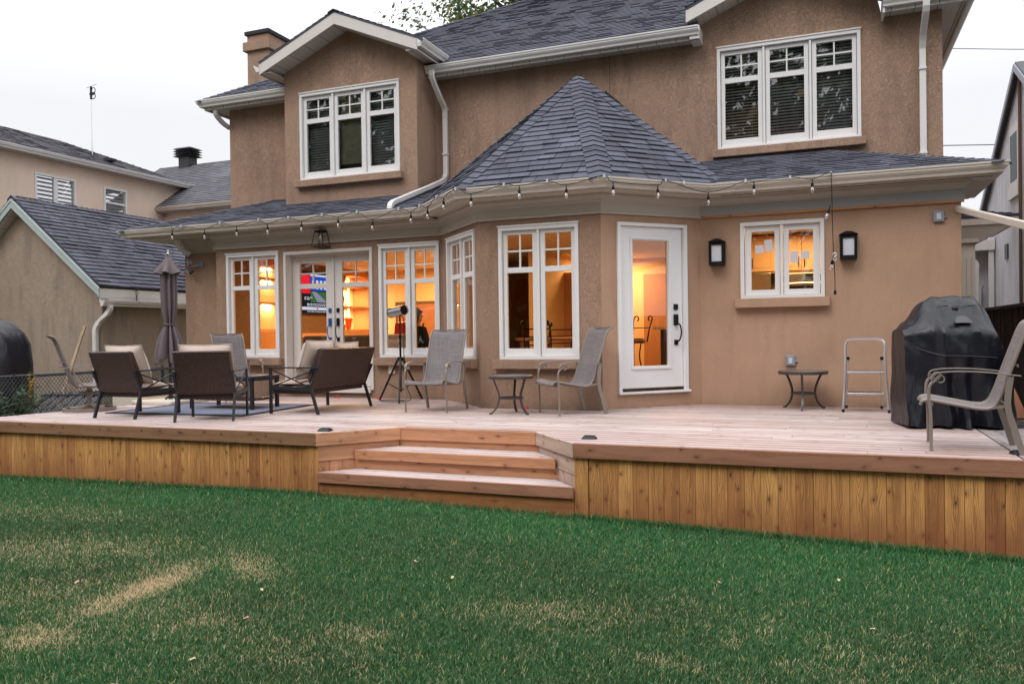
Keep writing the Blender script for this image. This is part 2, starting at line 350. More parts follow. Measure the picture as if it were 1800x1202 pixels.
# ------------------------------------------------------------------ roof shingles
def clip(poly, a, b, c):
    out = []; n = len(poly)
    for i in range(n):
        p, q = poly[i], poly[(i+1) % n]; dp, dq = a*p[0]+b*p[1]-c, a*q[0]+b*q[1]-c
        if dp >= 0: out.append(p)
        if (dp >= 0) != (dq >= 0):
            t = dp/(dp-dq); out.append((p[0]+(q[0]-p[0])*t, p[1]+(q[1]-p[1])*t))
    return out
def shingles(mb, poly, udir, expo=.14, wmin=.16, wmax=.30, lift=.011, rough=.0, tv=.17, gap=.005):
    P = [Vector(p) for p in poly]; u = Vector(udir).normalized()
    n = Vector((0, 0, 0))
    for i in range(1, len(P)-1): n += (P[i]-P[0]).cross(P[i+1]-P[0])
    n.normalize()
    if n.z < 0: n = -n
    v = n.cross(u)
    if v.z < 0: v = -v; u = -u
    o = P[0]; q = [((p-o).dot(u), (p-o).dot(v)) for p in P]
    ar = sum(q[i][0]*q[(i+1) % len(q)][1]-q[(i+1) % len(q)][0]*q[i][1] for i in range(len(q)))
    if ar < 0: q = q[::-1]
    u0, u1 = min(p[0] for p in q), max(p[0] for p in q); v0, v1 = min(p[1] for p in q), max(p[1] for p in q)
    planes = []
    for i in range(len(q)):
        a, b = q[i], q[(i+1) % len(q)]; dx, dy = b[0]-a[0], b[1]-a[1]; l = math.hypot(dx, dy)
        if l > 1e-6: planes.append((-dy/l, dx/l, (-dy*a[0]+dx*a[1])/l))
    def w3(p, h): return o+u*p[0]+v*p[1]+n*h
    # base deck
    mb.face([w3(p, -.004) for p in q], tint=.1); mb.face([w3(p, -.03) for p in reversed(q)], tint=.1)
    for i in range(len(q)): a, b = q[i], q[(i+1) % len(q)]; mb.face([w3(a, -.03), w3(b, -.03), w3(b, -.004), w3(a, -.004)], tint=.1)
    r = v0
    while r < v1:
        x = u0-random.uniform(0, .3)
        while x < u1:
            w = random.uniform(wmin, wmax); lf = lift*(1.6 if random.random() < .35 else 1.)+random.uniform(0, rough)
            top = r+expo*1.03
            pl = [(x, r), (x+w-gap, r), (x+w-gap, top), (x, top)]
            for a, b, c in planes:
                pl = clip(pl, a, b, c)
                if len(pl) < 3: break
            if len(pl) >= 3:
                tn = min(1, max(0, random.gauss(.45, tv)))
                mb.face([w3(p, .002+lf*(1-(p[1]-r)/(top-r))) for p in pl], tint=tn)
                low = [p for p in pl if abs(p[1]-r) < 1e-5]
                if len(low) >= 2:
                    a = min(low); b = max(low)
                    mb.face([w3(a, -.003), w3(b, -.003), w3(b, .002+lf), w3(a, .002+lf)], tint=0.)
            x += w
        r += expo
def hipcaps(mb, p0, p1, na, nb, w=.13, step=.14, lift=.03):
    # p0 low end, p1 high end; na, nb = upward normals of the two faces
    p0, p1 = Vector(p0), Vector(p1); d = (p1-p0); L = d.length; d.normalize()
    na, nb = Vector(na).normalized(), Vector(nb).normalized(); up = (na+nb).normalized()
    a = d.cross(na); b = d.cross(nb)
    if a.dot(nb) > 0: a = -a
    if b.dot(na) > 0: b = -b
    a.normalize(); b.normalize()
    s = -.02
    while s < L:
        e = min(L, s+step*1.25); tn = min(1, max(0, random.gauss(.6, .25)))
        q0 = p0+d*s+up*(lift); q1 = p0+d*e+up*(lift*.35)
        w0 = min(w, .03+(L-s)*.42); w1 = min(w, .03+(L-e)*.42); A0, A1 = q0+a*w0, q1+a*w1; B0, B1 = q0+b*w0, q1+b*w1
        mb.face([A0, q0, q1, A1], tint=tn); mb.face([q0, B0, B1, q1], tint=tn)
        dn = -up*.022
        mb.face([A0, A0+dn, q0+dn, q0], tint=0); mb.face([q0, q0+dn, B0+dn, B0], tint=0)
        mb.face([A0, A1, A1+dn, A0+dn], tint=0); mb.face([B1, B0, B0+dn, B1+dn], tint=0)
        s += step
def planenormal(a, b, c):
    n = (Vector(b)-Vector(a)).cross(Vector(c)-Vector(a)).normalized(); return n if n.z > 0 else -n
# ------------------------------------------------------------------ sweep along an eave in plan
def sweep(mb, path, prof, z0=0., caps=True, tint=.5):
    P = [Vector((p[0], p[1])) for p in path]; N = []
    for i in range(len(P)-1):
        d = (P[i+1]-P[i]).normalized(); N.append(Vector((d.y, -d.x)))
    off = []
    for i in range(len(P)):
        if i == 0: off.append(N[0])
        elif i == len(P)-1: off.append(N[-1])
        else: off.append((N[i-1]+N[i])/(1+N[i-1].dot(N[i])))
    rings = [[(P[i].x+off[i].x*d, P[i].y+off[i].y*d, z0+z) for d, z in prof] for i in range(len(P))]
    mb._rings(rings, caps, tint)
# ------------------------------------------------------------------ walls with real openings
def wallpanel(mb, A, B, z0, z1, holes=(), th=.14, inner=1):
    A = Vector((A[0], A[1])); B = Vector((B[0], B[1])); L = (B-A).length; d = (B-A)/L; nrm = Vector((d.y, -d.x))
    us = sorted({0., L} | {h[0] for h in holes} | {h[1] for h in holes}); zs = sorted({z0, z1} | {h[2] for h in holes} | {h[3] for h in holes})
    def P(u, z, k): q = A+d*u-nrm*(th*k); return (q.x, q.y, z)
    def solid(i, j):
        if i < 0 or j < 0 or i >= len(us)-1 or j >= len(zs)-1: return False
        uc, zc = (us[i]+us[i+1])/2, (zs[j]+zs[j+1])/2
        return not any(h[0] < uc < h[1] and h[2] < zc < h[3] for h in holes)
    for i in range(len(us)-1):
        for j in range(len(zs)-1):
            if not solid(i, j): continue
            a, b, c, e = us[i], us[i+1], zs[j], zs[j+1]
            mb.face([P(a, c, 0), P(b, c, 0), P(b, e, 0), P(a, e, 0)])
            mb.face([P(b, c, 1), P(a, c, 1), P(a, e, 1), P(b, e, 1)], mi=inner)
            if i > 0 and not solid(i-1, j): mb.face([P(a, c, 1), P(a, c, 0), P(a, e, 0), P(a, e, 1)])
            if i < len(us)-2 and not solid(i+1, j): mb.face([P(b, c, 0), P(b, c, 1), P(b, e, 1), P(b, e, 0)])
            if not solid(i, j-1): mb.face([P(a, c, 1), P(b, c, 1), P(b, c, 0), P(a, c, 0)])
            if not solid(i, j+1): mb.face([P(a, e, 0), P(b, e, 0), P(b, e, 1), P(a, e, 1)])
# ================================================================== THE HOUSE
GZ = -.68
def intmat(name, col, rough=.8): return simple(name, col, rough, 0, .06, 2)
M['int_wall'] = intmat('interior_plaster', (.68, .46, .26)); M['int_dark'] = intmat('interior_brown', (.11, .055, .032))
M['int_grey'] = intmat('interior_grey', (.075, .075, .085)); M['int_floor'] = wood('interior_floor', (.25, .13, .07), (.18, .09, .05), (.08, .04, .02), 60, .2, .4)
M['int_white'] = intmat('interior_white', (.75, .70, .62)); M['int_door'] = intmat('interior_door', (.42, .19, .08))
M['strip'] = emit('led_strip', (1., .62, .22), 9.); M['lampglow'] = emit('lamp_glow', (1., .55, .2), 14.)
M['tvred'] = emit('screen_red', (.9, .01, .03), 1.0); M['tvblue'] = emit('screen_blue', (.02, .08, .55), 1.0)
M['tvwhite'] = emit('screen_white', (.75, .78, .9), .9); M['tvgrey'] = emit('screen_road', (.30, .31, .42), .9); M['tvgreen'] = emit('screen_green', (.06, .16, .06), .9)
M['tvyellow'] = emit('screen_yellow', (.9, .75, .1), .9); M['tvdark'] = emit('screen_dark', (.02, .02, .03), .5)
house = thing('house', 'tan stucco two storey house with white windows, octagonal turret roof and warm lit rooms', 'house', (-5., 13., GZ))
WP = [(-11.05, 15.), (-11.05, 11.62), (-10.07, 11.62), (-10.07, 11.33), (-5.6, 11.33), (-4.48, 10.21), (-2.73, 10.21), (-1.61, 11.33), (1.59, 11.33), (1.59, 16.)]
def frame2(A, B):
    A = Vector(A[:2]); B = Vector(B[:2]); d = (B-A).normalized(); n = Vector((d.y, -d.x))
    return lambda u, k, z: (A.x+d.x*u+n.x*k, A.y+d.y*u+n.y*k, z)
m = MB()
wallpanel(m, WP[0], WP[1], GZ, 2.9); wallpanel(m, WP[1], WP[2], GZ, 2.9); wallpanel(m, WP[2], WP[3], GZ, 2.9)
wallpanel(m, WP[3], WP[4], GZ, 2.9, [(.255, 1.33, .68, 2.455), (1.485, 3.185, .16, 2.44), (3.345, 4.40, .68, 2.455)])
m.build('wall', ['stucco', 'int_wall'], house)
m = MB()
wallpanel(m, WP[4], WP[5], GZ, 2.9, [(.275, 1.415, .68, 2.455)])
wallpanel(m, WP[5], WP[6], GZ, 2.9, [(.32, 1.425, .68, 2.455)])
m.build('bay_wall', ['stucco', 'int_wall'], house)
m = MB()
wallpanel(m, WP[6], WP[7], GZ, 2.9, [(.28, 1.30, .26, 2.45)])
wallpanel(m, WP[7], WP[8], GZ, 2.9, [(.56, 1.59, 1.46, 2.46)]); wallpanel(m, WP[8], (1.59, 12.8), GZ, 2.9); wallpanel(m, (1.59, 12.8), WP[9], GZ, 3.35)
m.build('patio_wall', ['stucco_smooth', 'int_wall'], house)
# upper storey
m = MB()
Y2 = 12.88
wallpanel(m, (-11.05, Y2), (1.59, Y2), 2.95, 5.62, [(9.53, 11.55, 3.86, 5.39)])
wallpanel(m, (-11.05, 19.), (-11.05, Y2), 3.35, 5.6); wallpanel(m, (1.59, Y2), (1.59, 19.), 3.35, 5.6)
m.prism([(-1.86, Y2, 5.62), (.8, Y2, 5.62), (.72, Y2, 5.98), (-.53, Y2, 6.50), (-1.78, Y2, 5.98)], (0, .14, 0))
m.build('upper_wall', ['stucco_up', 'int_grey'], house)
m = MB()
DY = 12.17
wallpanel(m, (-9.18, DY), (-6.46, DY), 3.2, 5.84, [(.355, 2.37, 3.86, 5.39)])
m.prism([(-9.18, DY, 5.84), (-6.46, DY, 5.84), (-7.82, DY, 6.45)], (0, .14, 0))
wallpanel(m, (-6.46, DY), (-6.46, Y2), 3.2, 5.84); wallpanel(m, (-9.18, Y2), (-9.18, DY), 3.2, 5.84)
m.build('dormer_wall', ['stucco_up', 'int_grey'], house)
# hairline control joint
m = MB(); m.box((-3.264, Y2-.002, 4.9), (-3.258, Y2+.02, 5.6)); m.build('control_joint', 'int_dark', house)
# interior shell: floor, ceiling, partitions
m = MB(); m.box((-10.07+.15, 11.47, .10), (1.45, 17.8, .18)); m.box((-10.91, 11.77, .10), (-9.92, 17.8, .18)); m.box((-4.5, 10.36, .10), (-2.72, 11.47, .18)); m.build('interior_floor', 'int_floor', house)
m = MB(); m.box((-9.92, 11.47, 2.66), (1.45, 17.8, 2.74)); m.box((-10.91, 11.77, 2.66), (-9.92, 17.8, 2.74)); m.prism([(-5.5, 11.47, 2.66), (-4.45, 10.36, 2.66), (-2.76, 10.36, 2.66), (-1.66, 11.47, 2.66)], (0, 0, .08)); m.build('interior_ceiling', 'int_white', house)
m = MB()
m.box((-10.91, 17.7, .18), (1.45, 17.8, 2.66)); m.box((1.40, 11.47, .18), (1.45, 17.7, 2.66))
m.build('interior_wall', 'int_wall', house)
m = MB(); m.box((-10.91, 11.77, .18), (-10.87, 13.30, 2.66)); m.build('interior_wall', 'int_dark', house)
m = MB()
m.box((-1.75, 12.6, .18), (-1.65, 14.8, 2.66)); m.box((-1.65, 14.72, .18), (1.40, 14.8, 2.66)); m.build('kitchen_partition', 'int_wall', house)
for bx_ in (((-6.75, 17.6, .18), (-6.1, 17.69, 2.3)), ((-5.15, 16.2, .18), (-4.15, 16.3, 2.3)), ((-3.75, 17.6, .18), (-2.9, 17.69, 2.3))): m = MB(); m.box(*bx_); m.build('interior_door', 'int_door', house)
m = MB(); m.box((-6.9, 14.6, .18), (-6.75, 17.69, 2.66)); m.box((-5.25, 14.3, .18), (-5.15, 17.69, 2.66)); m.build('dining_partition', 'int_wall', house)
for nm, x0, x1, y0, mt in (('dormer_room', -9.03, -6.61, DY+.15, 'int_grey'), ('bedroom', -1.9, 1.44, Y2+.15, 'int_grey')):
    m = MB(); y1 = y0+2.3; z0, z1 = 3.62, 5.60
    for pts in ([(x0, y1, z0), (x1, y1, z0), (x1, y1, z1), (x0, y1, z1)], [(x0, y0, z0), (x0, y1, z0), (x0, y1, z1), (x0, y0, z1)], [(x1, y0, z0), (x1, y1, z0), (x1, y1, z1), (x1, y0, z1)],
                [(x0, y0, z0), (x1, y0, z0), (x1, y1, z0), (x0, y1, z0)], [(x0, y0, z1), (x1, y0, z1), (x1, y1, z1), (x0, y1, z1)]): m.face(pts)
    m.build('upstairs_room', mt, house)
# ------------------------------------------------------------------ windows
def window(A, B, u0, u1, z0, z1, n=2, bars=True, side=.11, top=.105, bot=.15, mid=.175, trans=(1.845-.66, 1.92-.66), blinds=None, sill=True, sillmat='stucco', glass='glass', name='window'):
    T = frame2(A, B)
    w = MB(); cw = .05
    for a, b, c, d in ((u0, u1, z1-cw, z1), (u0, u1, z0, z0+cw*.8), (u0, u0+cw, z0+cw*.8, z1-cw), (u1-cw, u1, z0+cw*.8, z1-cw)):
        w.box((a, -.10, c), (b, .028, d), T=T)
    if name != 'kitchen': w.box((u0-.012, -.02, z1), (u1+.012, .042, z1+.022), T=T)
    gw = (u1-u0-2*side-(n-1)*mid)/n; cells = [(u0+side+i*(gw+mid), u0+side+i*(gw+mid)+gw) for i in range(n)]
    for i in range(n-1):
        c = (cells[i][1]+cells[i+1][0])/2; w.box((c-.018, -.10, z0+cw*.8), (c+.018, .012, z1-cw), T=T)
    win = w.build('window', 'trim', house, bevel=.003)
    zt0, zt1 = (z0+trans[0], z0+trans[1]) if bars else (None, None)
    g = MB(); gr = MB()
    for i, (a, b) in enumerate(cells):
        s = MB(); l = u0+cw+.006 if i == 0 else a-mid/2+.024; r = u1-cw-.006 if i == n-1 else b+mid/2-.024
        zb, zt = z0+cw*.8+.004, z1-cw-.006; gb, gt = z0+bot, z1-top
        s.box((l, -.075, zb), (a, -.022, zt), T=T); s.box((b, -.075, zb), (r, -.022, zt), T=T)
        s.box((a, -.075, zb), (b, -.022, gb), T=T); s.box((a, -.075, gt), (b, -.022, zt), T=T)
        s.box((l, -.023, zb), (r, -.016, zb+.012), T=T)
        if bars: s.box((a, -.075, zt0), (b, -.022, zt1), T=T)
        s.build('sash', 'trim', win, bevel=.004)
        if bars:
            c = (a+b)/2; zm = (zt1+gt)/2
            gr = MB(); gr.box((c-.011, -.062, zt1), (c+.011, -.036, zm-.011), T=T); gr.box((c-.011, -.062, zm+.011), (c+.011, -.036, gt), T=T); gr.box((a, -.062, zm-.011), (b, -.036, zm+.011), T=T); gr.build('grille', 'trim', win)
        zz = [(gb, zt0), (zt1, gt)] if bars else [(gb, gt)]
        for c, d in zz: g.face([T(a, -.05, c), T(b, -.05, c), T(b, -.05, d), T(a, -.05, d)])
    g.build('pane', glass, win)
    if sill:
        s = MB(); s.box((u0-.075, -.01, z0-.125), (u1+.06, .11, z0-.004), T=T); s.build('sill', sillmat, win, bevel=.008)
    if blinds:
        for i, (a, b) in enumerate(cells):
            bl = MB(); tilt, zb = blinds[i]; z = z1-top-.02
            while z > zb:
                bl.hexa([T(a-.03, -.145, z-.02*tilt), T(b+.03, -.145, z-.02*tilt), T(b+.03, -.19, z+.02*tilt), T(a-.03, -.19, z+.02*tilt),
                         T(a-.03, -.145, z-.02*tilt+.003), T(b+.03, -.145, z-.02*tilt+.003), T(b+.03, -.19, z+.02*tilt+.003), T(a-.03, -.19, z+.02*tilt+.003)])
                z -= .047
            for u in (a+.1, b-.1): bl.box((u-.002, -.17, zb), (u+.002, -.165, z1-top), T=T)
            bl.build('blind', 'blind' if tilt < 2 else 'blind_cream', win)
    return win
M['blind'] = simple('blind_slats', (.80, .80, .80), .6); M['blind_cream'] = simple('blind_slats_cream', (.82, .76, .55), .6)  # second material colours the cream slats of the middle dormer sash
A1, B1 = WP[3], WP[4]
window(A1, B1, .235, 1.35, .66, 2.472)
window(A1, B1, 3.325, 4.42, .66, 2.472)
window(WP[4], WP[5], .255, 1.435, .66, 2.472, side=.135)
window(WP[5], WP[6], .30, 1.445, .66, 2.472)
window(WP[7], WP[8], .54, 1.61, 1.446, 2.48, bars=False, side=.14, top=.13, bot=.115, mid=.18, sillmat='stucco_smooth', name='kitchen')
tr = (4.865-3.838, 4.95-3.838)
window((-9.18, DY), (-6.46, DY), .335, 2.39, 3.838, 5.405, n=3, trans=tr, side=.125, top=.12, bot=.15, mid=.175, sillmat='stucco_up', glass='glass_up', blinds=[(1.1, 3.97), (2.0, 4.12), (1.1, 3.97)])
window((-11.05, Y2), (1.59, Y2), 9.512, 11.573, 3.838, 5.42, n=3, trans=(4.87-3.838, 4.95-3.838), side=.115, top=.115, bot=.16, mid=.175, sillmat='stucco_up', glass='glass_up', blinds=[(.7, 4.0), (.9, 4.0), (1.0, 4.0)])
# ------------------------------------------------------------------ french doors
T = frame2(A1, B1); X0 = -10.07
def fx(x): return x-X0
w = MB(); u0, u1, z0, z1 = fx(-8.61), fx(-6.865), .13, 2.462
for a, b, c, d, k in ((u0, u1, z1-.05, z1, .03), (u0, u0+.05, z0, z1-.05, .03), (u1-.05, u1, z0, z1-.05, .03)): w.box((a, -.24, c), (b, k, d), T=T)
w.box((u0+.05, -.24, z0-.05), (u1-.05, .05, z0+.035), T=T)
w.box((u0+.05, -.24, z1-.09), (u1-.05, -.115, z1-.05), T=T)
fd = w.build('french_door', 'trim2', house, bevel=.004)
for k, (a, b, g0, g1) in enumerate(((fx(-8.545), fx(-7.715), fx(-8.398), fx(-7.867)), (fx(-7.70), fx(-6.92), fx(-7.547), fx(-7.032)))):
    s = MB(); zb, zt = .17, 2.365; gb, gt, t0, t1 = .58, 2.265, 1.835, 1.916
    s.box((a, -.19, zb), (g0, -.14, zt), T=T); s.box((g1, -.19, zb), (b, -.14, zt), T=T)
    for c, d in ((zb, gb), (t0, t1), (gt, zt)): s.box((g0, -.19, c), (g1, -.14, d), T=T)
    c = (g0+g1)/2; zm = (t1+gt)/2
    s.box((c-.011, -.18, t1), (c+.011, -.15, zm-.011), T=T); s.box((c-.011, -.18, zm+.011), (c+.011, -.15, gt), T=T); s.box((g0, -.18, zm-.011), (g1, -.15, zm+.011), T=T)
    s.build('door_leaf', 'trim2', fd, bevel=.003)
    g = MB()
    for c, d in ((gb, t0), (t1, gt)): g.face([T(g0, -.165, c), T(g1, -.165, c), T(g1, -.165, d), T(g0, -.165, d)])
    g.build('pane', 'glass', fd)
    hx = g1+.075 if k == 0 else g0-.085
    h = MB(); hb = 1.42
    h.box((hx-.022, -.14, hb), (hx+.028, -.118, hb+.07), T=T); h.build('deadbolt', 'bluehandle' if k == 0 else 'black', fd, bevel=.003); h = MB(); h.box((hx-.022, -.14, 1.19), (hx+.028, -.112, 1.32), T=T); h.box((hx-.02, -.14, .93), (hx+.026, -.118, 1.0), T=T)
    h.tube(bez([T(hx, -.115, 1.22), T(hx-.01, -.075, 1.17), T(hx-.004, -.06, 1.08), T(hx, -.08, 1.0), T(hx+.002, -.12, .965)]), .009)
    h.build('door_handle', 'bluehandle' if k == 0 else 'black', fd, bevel=.003)
s = MB(); s.box((fx(-7.722), -.14, .17), (fx(-7.69), -.108, 2.35), T=T); s.build('astragal', 'trim2', fd, bevel=.003)
# ------------------------------------------------------------------ white patio door in the bay
T = frame2(WP[6], WP[7]); w = MB(); u0, u1, z0, z1 = .235, 1.345, .215, 2.475
for a, b, c, d in ((u0, u1, z1-.045, z1), (u0, u0+.05, z0, z1-.045), (u1-.06, u1, z0, z1-.045)): w.box((a, -.12, c), (b, .035, d), T=T)
w.box((u0-.005, -.12, z0-.03), (u1+.03, .05, z0), T=T)
pd_ = w.build('patio_door', 'door', house, bevel=.004)
s = MB(); a, b, g0, g1, gb, gt = u0+.056, u1-.066, .49, 1.045, .555, 2.245; zb, zt = .262, 2.425
s.box((a, -.07, zb), (g0-.03, -.012, zt), T=T); s.box((g1+.03, -.07, zb), (b, -.012, zt), T=T); s.box((g0-.03, -.07, zb), (g1+.03, -.012, gb-.03), T=T); s.box((g0-.03, -.07, gt+.03), (g1+.03, -.012, zt), T=T)
s.build('door_leaf', 'door', pd_)
s = MB()
for p, q, r_, t_ in ((g0-.042, g1+.042, gb-.045, gb-.012), (g0-.042, g1+.042, gt+.012, gt+.045), (g0-.042, g0-.012, gb-.012, gt+.012), (g1+.012, g1+.042, gb-.012, gt+.012)): s.box((p, -.02, r_), (q, .004, t_), T=T)
for p, q, r_, t_ in ((g0-.012, g1+.012, gb-.012, gb), (g0-.012, g1+.012, gt, gt+.012), (g0-.012, g0, gb, gt), (g1, g1+.012, gb, gt)): s.box((p, -.05, r_), (q, -.008, t_), T=T)
s.build('glazing_bead', 'door', pd_, bevel=.003)
s = MB(); s.box((a, -.06, .218), (b, .0, .258), T=T); s.build('door_sweep', 'black', pd_)
g = MB(); g.face([T(g0, -.04, gb), T(g1, -.04, gb), T(g1, -.04, gt), T(g0, -.04, gt)]); g.build('pane', 'glass', pd_)
h = MB(); hx = 1.165
h.box((hx-.03, -.012, 1.31), (hx+.032, .012, 1.39), T=T); h.build('deadbolt', 'black', pd_, bevel=.003); h = MB(); h.box((hx-.032, -.012, 1.10), (hx+.034, .015, 1.25), T=T); h.box((hx-.024, -.012, .83), (hx+.03, .01, .90), T=T)
h.tube(bez([T(hx+.005, .015, 1.13), T(hx+.03, .055, 1.10), T(hx+.035, .075, 1.0), T(hx+.02, .055, .90), T(hx, .01, .865)]), .011)
h.build('door_handle', 'black', pd_, bevel=.003)
# ------------------------------------------------------------------ eaves: frieze, soffit, gutter
GP = [(0, 2.97), (0, 2.95), (-.012, 2.938), (-.022, 2.905), (-.048, 2.875), (-.056, 2.845), (-.13, 2.845), (-.13, 2.97), (-.118, 2.97), (-.118, 2.92), (-.012, 2.92), (-.012, 2.97)]
E1 = [(-11.92, 15.), (-11.92, 10.87), (-5.79, 10.87), (-4.67, 9.75), (-2.54, 9.75), (-1.42, 10.87), (2.04, 10.87), (2.04, 12.95)]
m = MB(); sweep(m, E1, GP); m.build('gutter', 'gutter', house)
SP = [(-.132, 2.835), (-.132, 2.862), (-.47, 2.862), (-.47, 2.835)]
m = MB(); sweep(m, E1[2:], SP); m.hexa([(-11.79, 10.99, 2.835), (-5.7, 10.99, 2.835), (-5.7, 11.34, 2.835), (-11.79, 11.34, 2.835), (-11.79, 10.99, 2.862), (-5.7, 10.99, 2.862), (-5.7, 11.34, 2.862), (-11.79, 11.34, 2.862)])
m.box((-11.79, 11.34, 2.835), (-10.0, 15, 2.862)); m.build('soffit', 'gutter', house)
# little soffit screws and seam lines
m = MB()
m.box((-1.3, 11.10, 2.829), (1.9, 11.106, 2.836)); m.build('soffit_seam', 'black', house); m = MB(); m.box((-11.6, 11.12, 2.829), (-5.8, 11.126, 2.836)); m.build('soffit_seam', 'black', house)
FP = [(.0, 2.575), (.04, 2.575), (.04, 2.600), (.026, 2.608), (.026, 2.72), (.045, 2.735), (.055, 2.765), (.10, 2.80), (.105, 2.834), (0, 2.834)]
m = MB(); sweep(m, WP[1:8], FP, caps=True); m.build('frieze', 'frieze', house)
m = MB(); sweep(m, [WP[7], WP[8], (1.59, 12.8)], [(0, 2.60), (.035, 2.60), (.035, 2.73), (.0355, 2.732), (0, 2.732)]); m.build('frieze_panel', 'friezeg', house)
m = MB(); sweep(m, [WP[7], WP[8], (1.59, 12.8)], [(0, 2.734), (.045, 2.734), (.055, 2.765), (.10, 2.80), (.105, 2.834), (0, 2.834)]); m.build('crown_moulding', 'frieze', house)
m = MB(); m.box((-1.55, 11.29, 2.572), (1.62, 11.333, 2.60), L=0, tint=.3); m.build('timber_strip', 'raww', house)
# main eave gutters
for p in ([(-11.5, 17), (-11.5, 12.42), (-9.19, 12.42)], [(-6.44, 12.42), (-1.76, 12.42)], [(.80, 12.42), (2.02, 12.42), (2.02, 19)]):
    m = MB(); sweep(m, p, [(d, z+2.71) for d, z in GP]); m.build('gutter', 'gutterw', house)
    m = MB(); sweep(m, p, [(-.125, 5.50), (-.125, 5.56), (-.14, 5.575), (-.5, 5.575), (-.5, 5.55), (-.15, 5.55), (-.15, 5.50)]); m.build('soffit', 'soffit', house)
for bx_ in (((-1.9, 12.5, 5.50), (-1.752, 12.875, 5.70)), ((.80, 12.5, 5.48), (.83, 12.87, 5.72))): m = MB(); m.box(*bx_); m.build('eave_return', 'gutterw', house)
# ------------------------------------------------------------------ roofs
k = .367
def low(x, y, zz=2.975): return (x, y, zz+(y-10.93)*k)
m = MB()
shingles(m, [low(-11.86, 10.90), low(1.98, 10.90), low(.0, 12.87), low(-9.9, 12.87)], (1, 0, 0))
shingles(m, [(-11.86, 14.2, 2.964), (-11.86, 10.90, 2.964), (-9.9, 12.87, 3.687), (-9.9, 14.2, 3.687)], (0, -1, 0))
shingles(m, [(1.98, 10.90, 2.964), (1.98, 12.95, 2.964), (1.60, 12.95, 3.10), (.0, 12.87, 3.687)], (0, 1, 0))
n1 = Vector((0, -k, 1)); n2 = Vector((-k, 0, 1)); n3 = Vector((k, 0, 1))
hipcaps(m, (-11.86, 10.90, 2.964), (-9.9, 12.87, 3.687), n1, n2, .12, .14, .02); hipcaps(m, (1.98, 10.90, 2.964), (.0, 12.87, 3.687), n1, n3, .12, .14, .02)
m.build('lower_roof', 'shingle', house)
m = MB(); sweep(m, [(-11.86, 14.2), (-11.86, 10.9), (-5.77, 10.9)], [(0.012, 2.935), (.012, 2.96), (-.05, 2.965), (-.05, 2.935)]); sweep(m, [(-1.40, 10.9), (1.98, 10.9), (1.98, 12.9)], [(.012, 2.935), (.012, 2.96), (-.05, 2.965), (-.05, 2.935)]); m.build('drip_edge', 'underlay', house)
# turret: half octagon roof
cx_, cy_ = -3.605, 12.2; ap = (cx_, cy_, 5.08); r0 = 2.41; hw = r0*math.tan(R(22.5)); ze = 2.972
c1 = (cx_-hw, cy_-r0, ze); c2 = (cx_+hw, cy_-r0, ze); c0 = (cx_-r0, cy_-hw, ze); c3 = (cx_+r0, cy_-hw, ze); d0 = (cx_-r0, 12.87, ze); d3 = (cx_+r0, 12.87, ze); apb = (cx_, 12.87, 5.08)
m = MB()
kw = dict(tv=.36, expo=.142, wmin=.19, wmax=.34, lift=.015, gap=.008)
shingles(m, [c1, c2, ap], (1, 0, 0), **kw); shingles(m, [c0, c1, ap], (1, -1, 0), **kw); shingles(m, [c2, c3, ap], (1, 1, 0), **kw)
shingles(m, [d0, c0, ap, apb], (0, -1, 0), **kw); shingles(m, [c3, d3, apb, ap], (0, 1, 0), **kw)
nn = [planenormal(d0, c0, ap), planenormal(c0, c1, ap), planenormal(c1, c2, ap), planenormal(c2, c3, ap), planenormal(c3, d3, ap)]
for c, a, b in ((c0, 0, 1), (c1, 1, 2), (c2, 2, 3), (c3, 3, 4)): hipcaps(m, c, ap, nn[a], nn[b], .16, .145, .03)
m.build('turret_roof', 'shingle', house)
m = MB(); m.prism([(-3.28, 12.42, 4.66), (-2.97, 12.42, 4.40), (-2.90, 12.42, 4.52), (-2.98, 12.42, 4.64), (-3.22, 12.42, 4.86)], (0, .3, 0)); m.build('roof_vent', 'black', house, bevel=.01)
# main roof
ks = .61; ze2 = 5.675
def mr_(x, y): return (x, y, ze2+(y-12.46)*ks)
m = MB()
shingles(m, [mr_(-11.46, 12.46), mr_(-1.80, 12.46), mr_(-1.80, 17.6), mr_(-6.32, 17.6)], (1, 0, 0), expo=.125); shingles(m, [mr_(-1.8, 12.9), mr_(-.5, 14.1), mr_(-.5, 17.6), mr_(-1.8, 17.6)], (1, 0, 0), expo=.125)
shingles(m, [(-11.46, 18, ze2), (-11.46, 12.46, ze2), (-6.32, 17.6, ze2+5.14*ks), (-6.32, 18., ze2+5.14*ks)], (0, -1, 0), expo=.125)
hipcaps(m, (-11.46, 12.46, ze2), (-6.32, 17.6, ze2+5.14*ks), (0, -ks, 1), (-ks, 0, 1), .12, .14, .025)
shingles(m, [mr_(.7, 12.46), mr_(1.98, 12.46), mr_(.7, 13.74)], (1, 0, 0))
m.build('main_roof', 'shingle', house)
